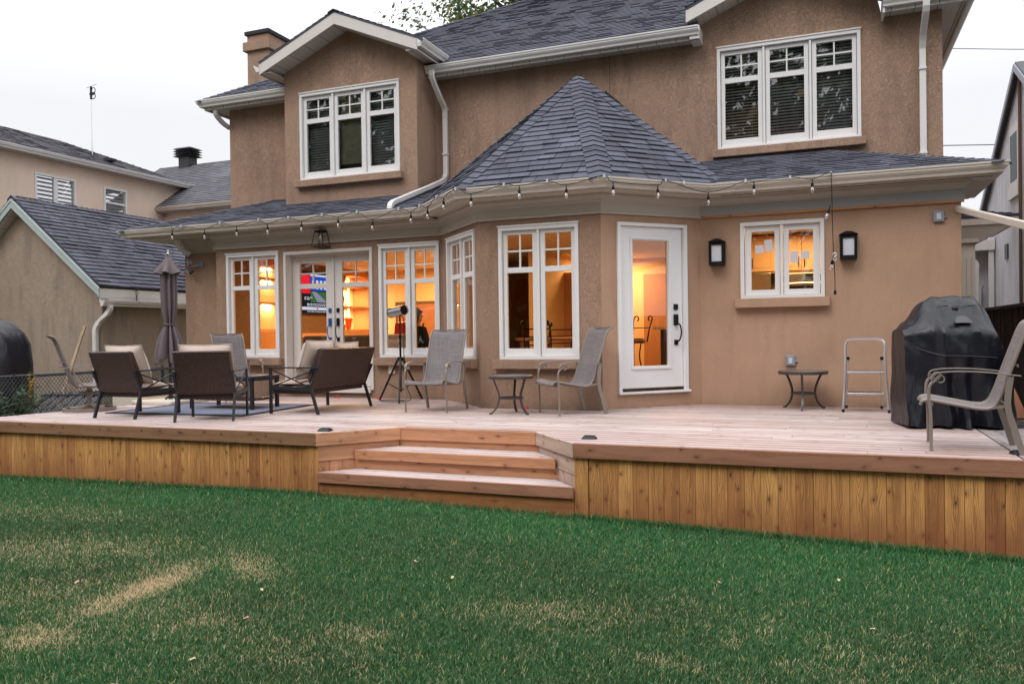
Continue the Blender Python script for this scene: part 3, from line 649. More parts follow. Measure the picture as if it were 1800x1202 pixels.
def gable(cxg, zr, half, y0, yb_r, yb_e, kk, label, fz=.19):
    m = MB(); zt = zr-kk*half
    for s_ in (-1, 1):
        e = cxg+s_*half
        shingles(m, [(e, y0, zt), (e, yb_e, zt), (cxg, yb_r, zr), (cxg, y0, zr)], (0, 1, 0))
    hipcaps(m, (cxg, y0, zr), (cxg, yb_r, zr+.001), (kk, 0, 1), (-kk, 0, 1), .12, .14, .02)
    m.build('gable_roof', 'shingle', house)
    f = MB()
    L = [(cxg-half, y0+.01, zt-.035), (cxg, y0+.01, zr-.035), (cxg+half, y0+.01, zt-.035), (cxg+half, y0+.01, zt-.035-fz), (cxg, y0+.01, zr-.045-fz), (cxg-half, y0+.01, zt-.035-fz)]
    f.prism([L[0], L[1], L[4], L[5]], (0, .025, 0)); f.prism([L[1], L[2], L[3], L[4]], (0, .025, 0))
    for s_ in (-1, 1):
        x = cxg+s_*half; f.box((min(x, x-s_*.02), y0+.036, zt-.035-fz), (max(x, x-s_*.02), yb_e-.05, zt-.035))
    f.build('gable_fascia', 'trim2', house, bevel=.004)
    s = MB(); dp = .06+fz*.72
    for s_ in (-1, 1):
        s.prism([(cxg, y0+.036, zr-dp), (cxg+s_*half*.985, y0+.036, zt-dp), (cxg+s_*half*.985, y0+.036, zt-dp-.012), (cxg, y0+.036, zr-dp-.012)], (0, .42, 0))
    s.build('gable_soffit', 'soffit', house)
gable(-7.82, 6.62, 1.60, 11.75, 14.0, 12.9, .425, 'dormer')
gable(-.53, 6.57, 1.42, 12.46, 13.9, 12.95, .42, 'right')
for x, sg in ((-6.22, 1), (-9.42, -1)):
    m = MB(); pth = [(x+.12, 11.76), (x+.12, 12.72)] if sg > 0 else [(x-.12, 12.45), (x-.12, 11.76)]
    sweep(m, pth, [(d, z+2.93) for d, z in GP]); m.build('gutter', 'gutterw', house)
    m = MB(); a, b = (x-.24, x+.0) if sg > 0 else (x, x+.24); m.box((a, 11.80, 5.745), (b, 12.6, 5.76)); m.build('soffit', 'soffit', house)
# ------------------------------------------------------------------ chimney
m = MB(); m.box((-11.92, 14.5, 5.2), (-11.35, 15.6, 7.72)); m.box((-11.99, 14.43, 7.36), (-11.28, 15.67, 7.56)); 
ch = m.build('chimney', 'stucco_up', house, bevel=.01)
m = MB(); m.box((-11.96, 14.46, 7.72), (-11.31, 15.64, 7.80)); m.build('chimney_cap', 'underlay', ch)
# ------------------------------------------------------------------ downspouts
def spout(pts, name='downspout', w=.085, h=.065, mat='gutterw', parent=None, fl=4):
    m = MB(); P = bez(pts, fl) if fl > 1 else [Vector(p) for p in pts]
    rings = []
    for i, p in enumerate(P):
        d = (P[min(i+1, len(P)-1)]-P[max(i-1, 0)]).normalized(); ref = Vector((1, 0, 0)) if abs(d.x) < .8 else Vector((0, 1, 0))
        a = (ref-d*ref.dot(d)).normalized(); b = d.cross(a)
        rings.append([p-a*w/2-b*h/2, p+a*w/2-b*h/2, p+a*w/2+b*h/2, p-a*w/2+b*h/2])
    m._rings(rings, True); return m.build(name, mat, parent or house, bevel=.006)
spout([(-6.26, 12.36, 5.56), (-6.26, 12.38, 5.42), (-6.24, 12.62, 5.16), (-6.24, 12.80, 5.02), (-6.24, 12.82, 4.85)], fl=3)
spout([(-6.24, 12.82, 4.85), (-6.24, 12.82, 3.86), (-6.25, 12.80, 3.80)], fl=1)
spout([(-6.25, 12.80, 3.82), (-6.27, 12.66, 3.70), (-6.34, 11.30, 3.19), (-6.35, 11.14, 3.13), (-6.35, 11.05, 3.07), (-6.35, 11.02, 2.97)], fl=3)
spout([(1.34, 12.40, 5.56), (1.34, 12.44, 5.40), (1.33, 12.72, 5.18), (1.33, 12.82, 5.0)], fl=3)
spout([(1.33, 12.82, 5.02), (1.33, 12.82, 3.42)], fl=1)
spout([(-11.12, 12.6, 5.55), (-11.16, 12.62, 5.43), (-11.14, 12.78, 5.30), (-11.1, 12.95, 5.22)], fl=3)
spout([(-11.02, 11.4, 2.83), (-11.05, 11.44, 2.74), (-10.96, 11.5, 2.62), (-10.9, 11.58, 2.56)], fl=3)
m = MB()
for z in (5.0, 4.2): m.box((-6.29, 12.77, z), (-6.19, 12.87, z+.03)); 
for z in (4.7, 3.5): m.box((1.28, 12.77, z), (1.38, 12.87, z+.03))
m.build('downspout_strap', 'gutterw', house)
# side porch with fluted column, seen past the right corner
porch = MB(); porch.box((1.62, 15.3, 2.73), (2.98, 17.5, 2.86)); porch.box((1.62, 15.42, 2.45), (2.42, 17.4, 2.70)); porch.prism([(1.62, 15.45, 2.45), (2.42, 15.45, 2.45), (2.95, 15.33, 2.73), (1.62, 15.33, 2.73)], (0, 1.6, 0))
porch.build('porch_eave', 'gutter', house)
m = MB(); shingles(m, [(1.62, 15.28, 2.87), (3.0, 15.28, 2.87), (2.2, 16.4, 3.15), (1.62, 16.4, 3.15)], (1, 0, 0)); m.build('porch_roof', 'shingle', house)
m = MB(); m.box((1.62, 15.5, GZ), (2.38, 15.9, 2.46))
for i in range(6): m.box((1.95+i*.075, 15.485, GZ), (1.98+i*.075, 15.502, 2.2))
m.build('fluted_column', 'cream', house)
# ground and deck
def lawnz(x):
    return -.655-.012*max(0, -5-x)**1.1-.018*max(0, x+4.2)**1.15
m = MB()
nx, ny = 60, 30
xs = list(np.linspace(-14, 6, 41)); xs = [-150, -60, -30, -20]+xs+[10, 25, 60, 150]; ys = [-150, -60, -20, -8]+list(np.linspace(-3, 7.3, 12))+[12, 30, 80, 200]
vs = [(x, y, lawnz(max(-14, min(6, x)))) for y in ys for x in xs]; W_ = len(xs)
fs = [(j*W_+i, j*W_+i+1, (j+1)*W_+i+1, (j+1)*W_+i) for j in range(len(ys)-1) for i in range(W_-1)]
m.mesh(vs, fs)
t = NT('ground_soil'); p = t.geo(); M['soil'] = t.pbr(t.mix(t.noise(p, 3., 5, .7), (.035, .045, .018), (.09, .085, .04)), .95, 0, t.bump(t.noise(p, 60, 4), .6, .02))
g = m.build('ground', 'soil', kind='structure')
# ------------------------------------------------------------------ DECK
deck = thing('deck', 'raised cedar deck with pale boards, vertical skirt boards and cut-in steps', 'deck', (-4., 9., GZ))
m = MB(); bw = .138; y = 7.045
def deckx(y):   # interval(s) of a deck row cut out by the step notch
    L, Rr = -10.32+(y-7.1)*.17, 1.39
    if y < 7.68:
        k_ = (y-7.05); return [(L, -4.955+k_*.87), (-2.175-k_*.87, Rr)]
    return [(L, Rr)]
def hitx(y):    # house footprint
    out = []
    for a, b in deckx(y):
        segs = [(a, b)]
        if y+bw > 10.2:
            yy = y+.07; s = max(0., min(1.12, yy-10.21))
            if yy < 11.33: segs = [(a, -4.48-s), (-2.73+s, b)]
            else: segs = []
        out += segs
    return out
rows = 0
while y < 11.3:
    for a, b in hitx(y):
        x = a
        while x < b-.05:
            ln = random.choice([2.4, 3.05, 3.66, 4.27, 4.88])*random.uniform(.8, 1); e = min(b, x+ln)
            if b-e < .5: e = b
            yb = min(y+bw, 11.325)
            def cut(xx, yy, side):
                return xx
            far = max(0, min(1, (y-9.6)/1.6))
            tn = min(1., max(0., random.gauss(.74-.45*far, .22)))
            k0, k1 = 0, 0
            if y < 7.68:
                if abs(e-(-4.955+(y-7.05)*.87)) < 1e-3: k0 = bw*.87
                if abs(x-(-2.175-(y-7.05)*.87)) < 1e-3: k1 = -bw*.87
            zt = random.uniform(-.0015, .0015)
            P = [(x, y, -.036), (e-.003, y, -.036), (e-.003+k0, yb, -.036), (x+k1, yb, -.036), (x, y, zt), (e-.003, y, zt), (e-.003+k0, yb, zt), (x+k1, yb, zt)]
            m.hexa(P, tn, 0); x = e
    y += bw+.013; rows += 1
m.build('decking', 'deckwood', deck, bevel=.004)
m = MB()   # dark sheet standing in for the shade below the board gaps
m.box((-10.2, 7.75, -.12), (1.36, 10.1, -.06)); m.box((-10.2, 7.2, -.12), (-5.1, 7.75, -.06)); m.box((-2.0, 7.2, -.12), (1.36, 7.75, -.06)); m.box((-9.9, 10.1, -.12), (-4.6, 11.3, -.06)); m.box((-2.6, 10.1, -.12), (1.36, 11.3, -.06))
m.build('gap_shade', 'int_dark', deck)
m = MB()
m.box((1.405, 7.05, -.036), (1.54, 11.3, 0), L=1, tint=.3)
for i in range(3): m.box((1.55+i*.146, 7.05, -.036), (1.688+i*.146, 9.55-.3*i, -.002), L=1, tint=.9)
m.build('border_board', 'greyboard', deck, bevel=.004)
# fascia
m = MB(); z0, z1 = -.135, -.002
m.box((-10.4, 7.008, z0), (-4.965, 7.043, z1), L=0, tint=.2); m.build('fascia', 'fascia', deck, bevel=.004)
m = MB(); m.box((-2.165, 7.008, z0), (2.1, 7.043, z1), L=0, tint=.8); m.build('fascia', 'fasciadry', deck, bevel=.004)
def slab(pts, h, mm, tint=None, L=0): mm.hexa([(*p, h[0]) for p in pts]+[(*p, h[1]) for p in pts], tint, L)
m = MB()
slab([(-4.963, 7.008), (-4.35, 7.713), (-4.376, 7.736), (-4.99, 7.031)], (z0, z1), m, .1)
m.box((-4.35, 7.713, z0), (-2.78, 7.745, z1), L=0, tint=.4); m.build('fascia', 'steps', deck, bevel=.004)
m = MB(); slab([(-2.78, 7.713), (-2.167, 7.008), (-2.14, 7.031), (-2.754, 7.736)], (z0, z1), m, .5); m.build('fascia', 'greystep', deck, bevel=.004)
# skirt boards
m = MB(); x = -10.25; split_ = False
while x < 1.95:
    wd = random.choice([.135, .137, .139]); e = x+wd
    if x < -5.1 and e > -5.1: e = -5.105
    if x > -2.1 and not split_: m.box((-5.10, 7.045, -.85), (-4.965, 7.085, z0+.02), L=2, tint=.5); m.build('skirt', 'skirt', deck, bevel=.003); m = MB(); split_ = True
    if not (-5.1 <= x < -2.03):
        dz = random.uniform(0, .004); m.box((x+.0005, 7.062-dz, -.85), (e-.0015, 7.085, z0+.02), L=2, tint=min(1, max(0, random.gauss(.45, .3))))
    x = e if not (-5.1 < e < -2.03) else -2.03
    if abs(x+5.105) < .01: x = -2.03
m.box((-2.165, 7.045, -.85), (-2.035, 7.085, z0+.02), L=2, tint=.35)
m.build('skirt', 'skirt', deck, bevel=.003)
# bolts on fascia and soft red bits of deck debris live elsewhere
m = MB()
for x in (-9.9, -9.25, -8.6, -8.0, -7.35, -6.8, -6.2, -5.6):
    for z in (-.035,): m.tube([(x, 7.0085, z-.01), (x, 7.004, z-.01)], .011, 8)
m.build('bolt', 'steel', deck)
# steps (three risers)
m = MB()
def tread(z, yf, xl, xr, parts):
    pass
# returns either side: vertical boards + top plank, following the 45 degree notch
for s_, (ax, ay, bx, by) in ((0, (-4.963, 7.04, -4.372, 7.72)), (1, (-2.167, 7.04, -2.758, 7.72))):
    A_ = Vector((ax, ay)); B_ = Vector((bx, by)); d = (B_-A_).normalized(); L_ = (B_-A_).length; n_ = Vector((-d.y, d.x))*(1 if s_ == 0 else -1)
    mm = MB()
    def q(u, k, z): p_ = A_+d*u+n_*k; return (p_.x, p_.y, z)
    mm.hexa([q(0, .012, -.30), q(L_, .012, -.30), q(L_, .04, -.30), q(0, .04, -.30), q(0, .012, -.14), q(L_, .012, -.14), q(L_, .04, -.14), q(0, .04, -.14)], .15, 0)
    i = 0; u = 0
    while u < L_-.02:
        e = min(L_, u+.132); mm.hexa([q(u, .022, -.66), q(e-.003, .022, -.66), q(e-.003, .045, -.66), q(u, .045, -.66), q(u, .022, -.30), q(e-.003, .022, -.30), q(e-.003, .045, -.30), q(u, .045, -.30)], random.random(), 2); u = e
    mm.build('step_side', 'steps' if s_ == 0 else 'greystep', deck, bevel=.003)
# riser under the deck edge
m = MB(); m.box((-4.33, 7.735, -.235), (-2.80, 7.765, -.135), L=0, tint=.4)
# second step: tread z=-.215 front y 7.33
s2, s1 = -.203, -.408
def notchx(y): k_ = y-7.04; return -4.955+k_*.87, -2.175-k_*.87
for (yy, yf, zt, hgt) in ((7.735, 7.355, s2, .20), (7.36, 7.045, s1, .22)):
    n_ = 3; wd = (yy-yf)/n_
    for i in range(n_):
        a, b = yf+i*wd, yf+(i+1)*wd-.004; lx0, rx0 = notchx(a); lx1, rx1 = notchx(b)
        if zt == s1 and a < 7.03: lx0, rx0 = -4.966, -2.164
        if zt == s1 and b < 7.06: lx1, rx1 = -4.966, -2.164
        m.hexa([(lx0, a, zt-.036), (rx0, a, zt-.036), (rx1, b, zt-.036), (lx1, b, zt-.036), (lx0, a, zt), (rx0, a, zt), (rx1, b, zt), (lx1, b, zt)], .95 if i else .8, 0)
mt = MB(); mt.v, mt.f, mt.uv, mt.t, mt.mi = m.v[8:], [tuple(k_-8 for k_ in f) for f in m.f[6:]], m.uv[6:], m.t[6:], m.mi[6:]
mt.build('step_tread', 'deckwood', deck, bevel=.004)
m = MB(); m.box((-4.42, 7.737, -.235), (-2.71, 7.765, -.135), L=0, tint=.4); l_, r_ = notchx(7.345)
m.box((l_, 7.318, s2-.10), (r_, 7.352, s2-.001), L=0, tint=.6); m.box((l_-.03, 7.37, s1-.02), (r_+.03, 7.40, s2-.09), L=0, tint=.2)
m.build('step_riser', 'steps', deck, bevel=.004)
m = MB(); m.box((-4.962, 7.010, s1-.105), (-2.168, 7.042, s1-.001), L=0, tint=.3); m.build('step_riser', 'fasciadry', deck, bevel=.004)
m = MB(); m.box((-4.96, 7.05, -.85), (-2.17, 7.08, s1-.09), L=0, tint=.9); m.build('step_riser', 'skirt', deck, bevel=.004)
CLOUD = (10.0, 25.); SUN = 1.0; EXPO = .0
LAMPS = [('living_light', (-8.6, 14.6, 2.6), 1.6, 230), ('living_light', (-8.6, 16.4, 2.6), 1.2, 90), ('dining_light', (-3.6, 13.0, 2.6), 1.2, 100), ('hall_light', (-4.2, 16.9, 2.6), .8, 90), ('kitchen_light', (-.3, 13.3, 2.6), 1.2, 70)]
# ================================================================== FURNITURE
def T3(loc, rz):
    mt_ = Matrix.Translation(Vector(loc)) @ Matrix.Rotation(rz, 4, 'Z'); return lambda x, y, z: tuple(mt_ @ Vector((x, y, z)))
def sheet(mb, prof, x0, x1, th=.008, bow=0., nx=8, uvs=1.):
    # curved sheet: prof = (y,z) list along its length, spanning x0..x1, bow = sag in the middle along the normal
    n = len(prof); top = []; bot = []; L = [0]
    for i in range(1, n): L.append(L[-1]+math.dist(prof[i], prof[i-1]))
    for i in range(n):
        a, b = prof[max(i-1, 0)], prof[min(i+1, n-1)]; d = Vector((0, b[0]-a[0], b[1]-a[1])).normalized(); nm = Vector((0, -d.z, d.y))
        for j in range(nx+1):
            s_ = j/nx; x = x0+(x1-x0)*s_; k_ = -bow*(1-(2*s_-1)**2); p = Vector((x, prof[i][0], prof[i][1]))+nm*k_
            top.append(p+nm*th/2); bot.append(p-nm*th/2)
    W = nx+1; vs = top+bot; N = len(top); fs = []; uv = []
    for i in range(n-1):
        for j in range(nx):
            q = [(i*W+j, (i+1)*W+j, (i+1)*W+j+1, i*W+j+1)]
            U4 = [((x1-x0)*j/nx, L[i]), ((x1-x0)*j/nx, L[i+1]), ((x1-x0)*(j+1)/nx, L[i+1]), ((x1-x0)*(j+1)/nx, L[i])]
            fs.append(tuple(reversed(q[0]))); uv.append(U4[::-1]); fs.append(tuple(k_+N for k_ in q[0])); uv.append(U4)
    for i in range(n-1):
        for j in (0, nx): fs.append((i*W+j, (i+1)*W+j, (i+1)*W+j+N, i*W+j+N)); uv.append([(0, 0)]*4)
    for j in range(nx):
        for i in (0, n-1): fs.append((i*W+j, i*W+j+1, i*W+j+1+N, i*W+j+N)); uv.append([(0, 0)]*4)
    mb.mesh(vs, fs, .5, uv)
def bezp(p, n=6): return [(v.y, v.z) for v in bez([(0, a, b) for a, b in p], n)]
SLP = bezp([(-.345, .375), (-.33, .405), (-.27, .415), (-.1, .385), (.08, .355), (.17, .37), (.225, .46), (.30, .68), (.375, .90), (.405, .985), (.44, 1.045), (.505, 1.075)], 5)
def sling_chair(name, label, loc, rz, swivel=False):
    t = thing(name, label, 'chair', loc, rz, 'sling patio chairs')
    m = MB(); sheet(m, SLP, -.245, .245, .006, .022); m.build('sling', 'sling', t, smooth=True, local=True)
    for s_ in (-1, 1):
        x = s_*.262
        m = MB(); m.tube([(x, a, b) for a, b in SLP], .0135, 8); m.build('side_rail', 'taupe', t, smooth=True, local=True)
        m = MB(); xa = s_*.30
        if not swivel:
            fp = bez([(xa, -.27, 0), (xa, -.272, .30), (xa, -.285, .44), (xa-s_*0, -.275, .54), (xa, -.225, .59), (xa, -.205, .615)], 5)
            m.tube(fp, .0125, 8); m.tube([(xa, -.27, .0), (xa, -.27, .012)], .015, 8)
            m.build('leg', 'taupe', t, smooth=True, local=True)
            m = MB(); rp = bez([(xa-s_*.0, .37, 0), (xa, .325, .16), (xa, .275, .34), (xa, .27, .46), (xa, .29, .62)], 5)
            m.ribbon(rp, .022, .045, (1, 0, 0)); m.build('leg', 'taupe', t, local=True)
            m = MB(); m.bar((xa, .275, .385), (x, .16, .36), .02, .02); m.build('bracket', 'taupe', t, local=True); m = MB(); m.bar((xa, -.275, .385), (x, -.26, .385), .02, .03); m.build('bracket', 'taupe', t, local=True)
        else:
            fp = bez([(xa-s_*.03, .18, .33), (xa, .0, .34), (xa, .12, .46), (xa, .2, .60)], 5) if False else bez([(xa, -.05, .36), (xa, .10, .38), (xa, .19, .48), (xa, .23, .60)], 5)
            m.tube(fp, .014, 8); m.build('arm_support', 'taupe', t, smooth=True, local=True)
            m = MB(); m.tube(bez([(xa, -.2, .37), (xa, -.24, .45), (xa, -.245, .54), (xa, -.205, .60)], 5), .012, 8); m.build('arm_support', 'taupe', t, smooth=True, local=True)
        m = MB()
        arm = bez([(xa, -.200, .578), (xa, -.175, .560), (xa, -.160, .582), (xa, -.185, .612), (xa, -.235, .612), (xa, -.262, .592), (xa, -.262, .575), (xa, -.262, .60), (xa, -.235, .635), (xa, -.12, .652), (xa, .1, .65), (xa, .30, .628), (xa, .36, .622)][6:], 4)
        m.ribbon(arm, .038, .010, (1, 0, 0))
        curl = [(xa, -.20+.030*math.cos(a), .592+.030*math.sin(a)) for a in [R(180-i*30) for i in range(0, 11)]]
        m.ribbon([(xa, -.262, .590), (xa, -.245, .60)]+curl[:1], .03, .009, (1, 0, 0)); m.ribbon(curl, .03, .008, (1, 0, 0))
        m.build('armrest', 'taupe', t, local=True, bevel=.002)
    for p_, q_, w_, h_ in (((-.30, -.272, .375), (.30, -.272, .375), .02, .04), ((-.30, .27, .375), (.30, .27, .375), .02, .03), ((-.25, .345, .70), (.25, .345, .70), .012, .02), ((-.262, .505, 1.075), (.262, .505, 1.075), .022, .022)):
        m = MB(); m.bar(p_, q_, w_, h_); m.build('crossbar', 'taupe', t, local=True)
    if swivel:
        m = MB(); m.tube([(0, 0, .03), (0, 0, .34)], .032, 12); m.tube([(-.1, 0, .335), (.1, 0, .335)], .03, 8); m.tube([(-.10, -.12, .345), (.10, .14, .345)], .018, 8); m.tube([(0, -.13, .26), (0, .14, .26)], .02, 8)
        m.lathe([(.05, .24), (.07, .25), (.07, .27), (.05, .28)], n=12); m.build('swivel_post', 'taupe', t, smooth=False, local=True, bevel=.002)
        m = MB(); ring = [(.33*math.cos(2*math.pi*i/28), .33*math.sin(2*math.pi*i/28), .025) for i in range(29)]; m.ribbon(ring, .05, .035, (0, 0, 1))
        for a in (45, 135, 225, 315): m.tube(bez([(0, 0, .10), (.12*math.cos(R(a)), .12*math.sin(R(a)), .055), (.32*math.cos(R(a)), .32*math.sin(R(a)), .03)], 4), .018, 8)
        m.build('ring_base', 'taupe', t, local=True)
    return t
sling_chair('patio_chair', 'grey sling chair facing out, in front of the turret corner beside the black heater tripod', (-4.86, 9.56, 0), 0)
sling_chair('patio_chair', 'grey sling chair turned sideways between the round side table and the white patio door', (-3.02, 9.64, 0), R(-47))
sling_chair('patio_chair', 'grey sling chair nearest the camera, in front of the black covered grill', (1.09, 7.62, 0), R(-94))
sling_chair('patio_chair', 'grey sling chair behind the wicker set below the left window pair', (-8.86, 10.42, 0), R(62))
sling_chair('patio_chair', 'taupe sling swivel chair on a round base at the left deck edge', (-9.80, 8.42, 0), R(146), True)
# ---- wicker seats
def wicker_seat(name, label, cat, wd, loc, rz, ncush, grp=None):
    t = thing(name, label, cat, loc, rz, grp); h = wd/2
    # back panel: wicker slab, reclined
    m = MB(); a = .04
    P = lambda x, y, z: (x, y, z)
    pan = [(.275, .33), (.30, .325), (.475, .845), (.43, .855)]
    m.hexa([(-h, .245, .345), (h, .245, .345), (h, .292, .325), (-h, .292, .325), (-h, .425, .86), (h, .425, .86), (h, .475, .845), (-h, .475, .845)], L=0)
    for s_ in (-1, 1):   # tapered wicker wing
        x = s_*h; m.prism([(x-s_*.03, .245, .40), (x-s_*.03, .43, .858), (x-s_*.03, .375, .845), (x-s_*.03, .215, .47)], (s_*.03, 0, 0))
    m.build('back_panel', 'wicker', t, local=True, bevel=.006)
    m = MB(); m.box((-h+.01, -.34, .265), (h-.01, .25, .325), L=0); m.build('seat_base', 'wicker', t, local=True, bevel=.004)
    for s_ in (-1, 1):
        x = s_*(h+.012)
        m = MB(); m.bar((x, -.355, 0), (x, -.355, .60), .028, .04, up=(0, 1, 0)); m.build('leg', 'darkmetal', t, local=True, bevel=.003)
        m = MB(); m.bar((x, .385, 0), (x, .275, .345), .028, .038, up=(0, 1, 0)); m.bar((x, .275, .345), (x, .395, .60), .028, .038, up=(0, 1, 0)); m.build('leg', 'darkmetal', t, local=True, bevel=.003)
        m = MB(); m.bar((x, -.40, .613), (x, .41, .605), .05, .018); m.build('armrest', 'darkmetal', t, local=True, bevel=.003)
        m = MB(); m.bar((x, -.34, .345), (x, .27, .325), .026, .05); m.bar((x, -.34, .585), (x, .27, .35), .014, .014); m.bar((x+.001, -.34, .36), (x+.001, .37, .59), .014, .014); m.build('side_brace', 'darkmetal', t, local=True)
    def pillow(nm, cx0, cy, cz, sx, sy, sz, rx):
        m = MB(); N = 10; vs = []; fs = []
        mt_ = Matrix.Translation((cx0, cy, cz)) @ Matrix.Rotation(rx, 4, 'X'); sd = random.uniform(0, 9)
        for sgn in (1, -1):
            for i in range(N+1):
                for j in range(N+1):
                    u = 2*i/N-1; v = 2*j/N-1; e = ((1-abs(u)**3.2)*(1-abs(v)**3.2))**.45
                    cr = 1+.05*math.cos(u*math.pi/2)*abs(v); wr = .016*math.sin(u*5+sd)*math.cos(v*4+sd*2)+.010*math.sin(u*11+v*9+sd)-.02*(1-abs(u))*(1-abs(v))
                    pin = 1-.05*(abs(u*v))**.5*0
                    vs.append(mt_ @ Vector((u*sx/2*(1-.03*(1-abs(v))), v*sy/2*(1-.04*(1-abs(u))), sgn*(sz/2*e+.006+wr*e))))
        W = N+1
        for g_ in (0, 1):
            o_ = g_*W*W
            for i in range(N):
                for j in range(N):
                    q = (o_+i*W+j, o_+(i+1)*W+j, o_+(i+1)*W+j+1, o_+i*W+j+1); fs.append(q if g_ == 0 else q[::-1])
        bd = [(i, 0) for i in range(N)]+[(N, j) for j in range(N)]+[(i, N) for i in range(N, 0, -1)]+[(0, j) for j in range(N, 0, -1)]
        for k_ in range(len(bd)):
            a_, b_ = bd[k_], bd[(k_+1) % len(bd)]; p, q = a_[0]*W+a_[1], b_[0]*W+b_[1]; fs.append((p, q, q+W*W, p+W*W)[::-1])
        m.mesh(vs, fs); o = m.build(nm, 'cushion', t, smooth=True, local=True, sub=1)
        pp = MB(); ring = [Vector(vs[i*W+j])*.5+Vector(vs[W*W+i*W+j])*.5 for i, j in bd]; ring.append(ring[0]); pp.tube(ring, .006, 6, cap=False)
        pi2 = MB(); pi2.v, pi2.f, pi2.uv, pi2.t, pi2.mi = pp.v, pp.f, pp.uv, pp.t, pp.mi
        pi2.build('piping', 'cushion', o, smooth=True, local=True)
    cw_ = (wd-.02)/ncush
    pillow('seat_cushion', 0, -.04, .395, wd-.03, .62, .10, 0)
    for i in range(ncush): pillow('back_cushion', -wd/2+.01+cw_*(i+.5)+.02, .125, .672+.03*i, cw_*1.0, .55, .25, R(70))
    return t
wicker_seat('wicker_armchair', 'brown wicker armchair at the far left of the seating set, back to the camera', 'armchair', .66, (-8.46, 8.02, 0), R(180), 1, 'wicker armchairs')
wicker_seat('wicker_armchair', 'brown wicker armchair between the other wicker armchair and the loveseat', 'armchair', .66, (-7.17, 7.96, 0), R(207), 1, 'wicker armchairs')
wicker_seat('wicker_loveseat', 'brown wicker loveseat with beige cushions turned sideways in front of the french doors', 'loveseat', 1.27, (-6.49, 9.33, 0), R(-90), 2)
# ---- coffee table on the rug
t = thing('coffee_table', 'dark metal coffee table with wicker shelf between the wicker seats', 'table', (-7.92, 9.24, 0))
m = MB(); m.box((-.56, -.30, .455), (.56, .30, .475), L=0); m.build('tabletop', 'greydk', t, local=True, bevel=.004)
m = MB(); 
for a, b in (((-.55, -.29), (.55, -.29)), ((-.55, .29), (.55, .29)), ((-.55, -.27), (-.55, .27)), ((.55, -.27), (.55, .27))): m.bar((*a, .43), (*b, .43), .03, .045)
m.build('table_frame', 'darkmetal', t, local=True)
for a in (-.53, .53):
    for b in (-.27, .27): m = MB(); m.bar((a, b, 0), (a, b, .41), .045, .045, up=(0, 1, 0)); m.build('leg', 'darkmetal', t, local=True, bevel=.003)
m = MB(); m.box((-.50, -.24, .13), (.50, .24, .155), L=0); m.build('shelf', 'wicker', t, local=True)
# ---- rug
t = thing('rug', 'dark blue grey rug with black stripes under the wicker seating set', 'rug', (-8.1, 9.0, 0), R(3))
m = MB(); m.box((-1.02, -.72, .004), (1.02, .78, .012)); m.build('rug_field', 'rug', t, local=True)
m = MB()
for k_, w_ in ((0, .03), (.05, .02), (.085, .015)):
    x0, x1, y0, y1 = -1.02-k_-w_, 1.02+k_+w_, -.72-k_-w_, .78+k_+w_
    for a, b in (((x0, y0), (x1, y0+w_)), ((x0, y1-w_), (x1, y1)), ((x0, y0+w_), (x0+w_, y1-w_)), ((x1-w_, y0+w_), (x1, y1-w_))): m.box((*a, .0045), (*b, .013))
m.build('rug_border', 'rugdk', t, local=True)
# ---- round side tables
def side_table(label, loc, rz, r=.30):
    t = thing('side_table', label, 'table', loc, rz, 'round bronze side tables')
    m = MB(); m.lathe([(0, .462), (r-.02, .462), (r-.02, .452), (r-.006, .448), (r, .462), (r, .480), (r-.012, .490), (r-.03, .488), (r-.03, .481), (0, .481)], n=40); m.build('tabletop', 'bronze', t, smooth=False, local=True)
    m = MB(); m.lathe([(0, .4815), (r-.032, .4815), (r-.032, .486), (0, .486)], n=40); m.build('glass_top', 'frosttop', t, local=True)
    for a in (90, 210, 330):
        c, s_ = math.cos(R(a)), math.sin(R(a)); m = MB()
        p = bez([(c*(r-.05), s_*(r-.05), .455), (c*.21, s_*.21, .38), (c*.165, s_*.165, .26), (c*.165, s_*.165, .17), (c*.20, s_*.20, .08), (c*.265, s_*.265, .012), (c*.285, s_*.285, .016)], 5)
        m.ribbon(p, .028, .018, (-s_, c, 0)); m.tube([(c*.285, s_*.285, .0), (c*.285, s_*.285, .018)], .012, 8); m.build('leg', 'bronze', t, local=True, bevel=.003)
    m = MB(); ring = [(.15*math.cos(2*math.pi*i/24), .15*math.sin(2*math.pi*i/24), .20) for i in range(25)]; m.ribbon(ring, .022, .008, (0, 0, 1)); m.build('stretcher_ring', 'bronze', t, local=True)
    return t
M['frosttop'] = simple('table_glass', (.20, .19, .19), .22, 0, .1, 8)
side_table('round bronze side table between the two sling chairs under the turret window', (-3.72, 9.44, 0), R(8), .285)
side_table('round bronze side table under the grey outlet box beside the step stool', (-.27, 10.88, 0), R(-62), .305)
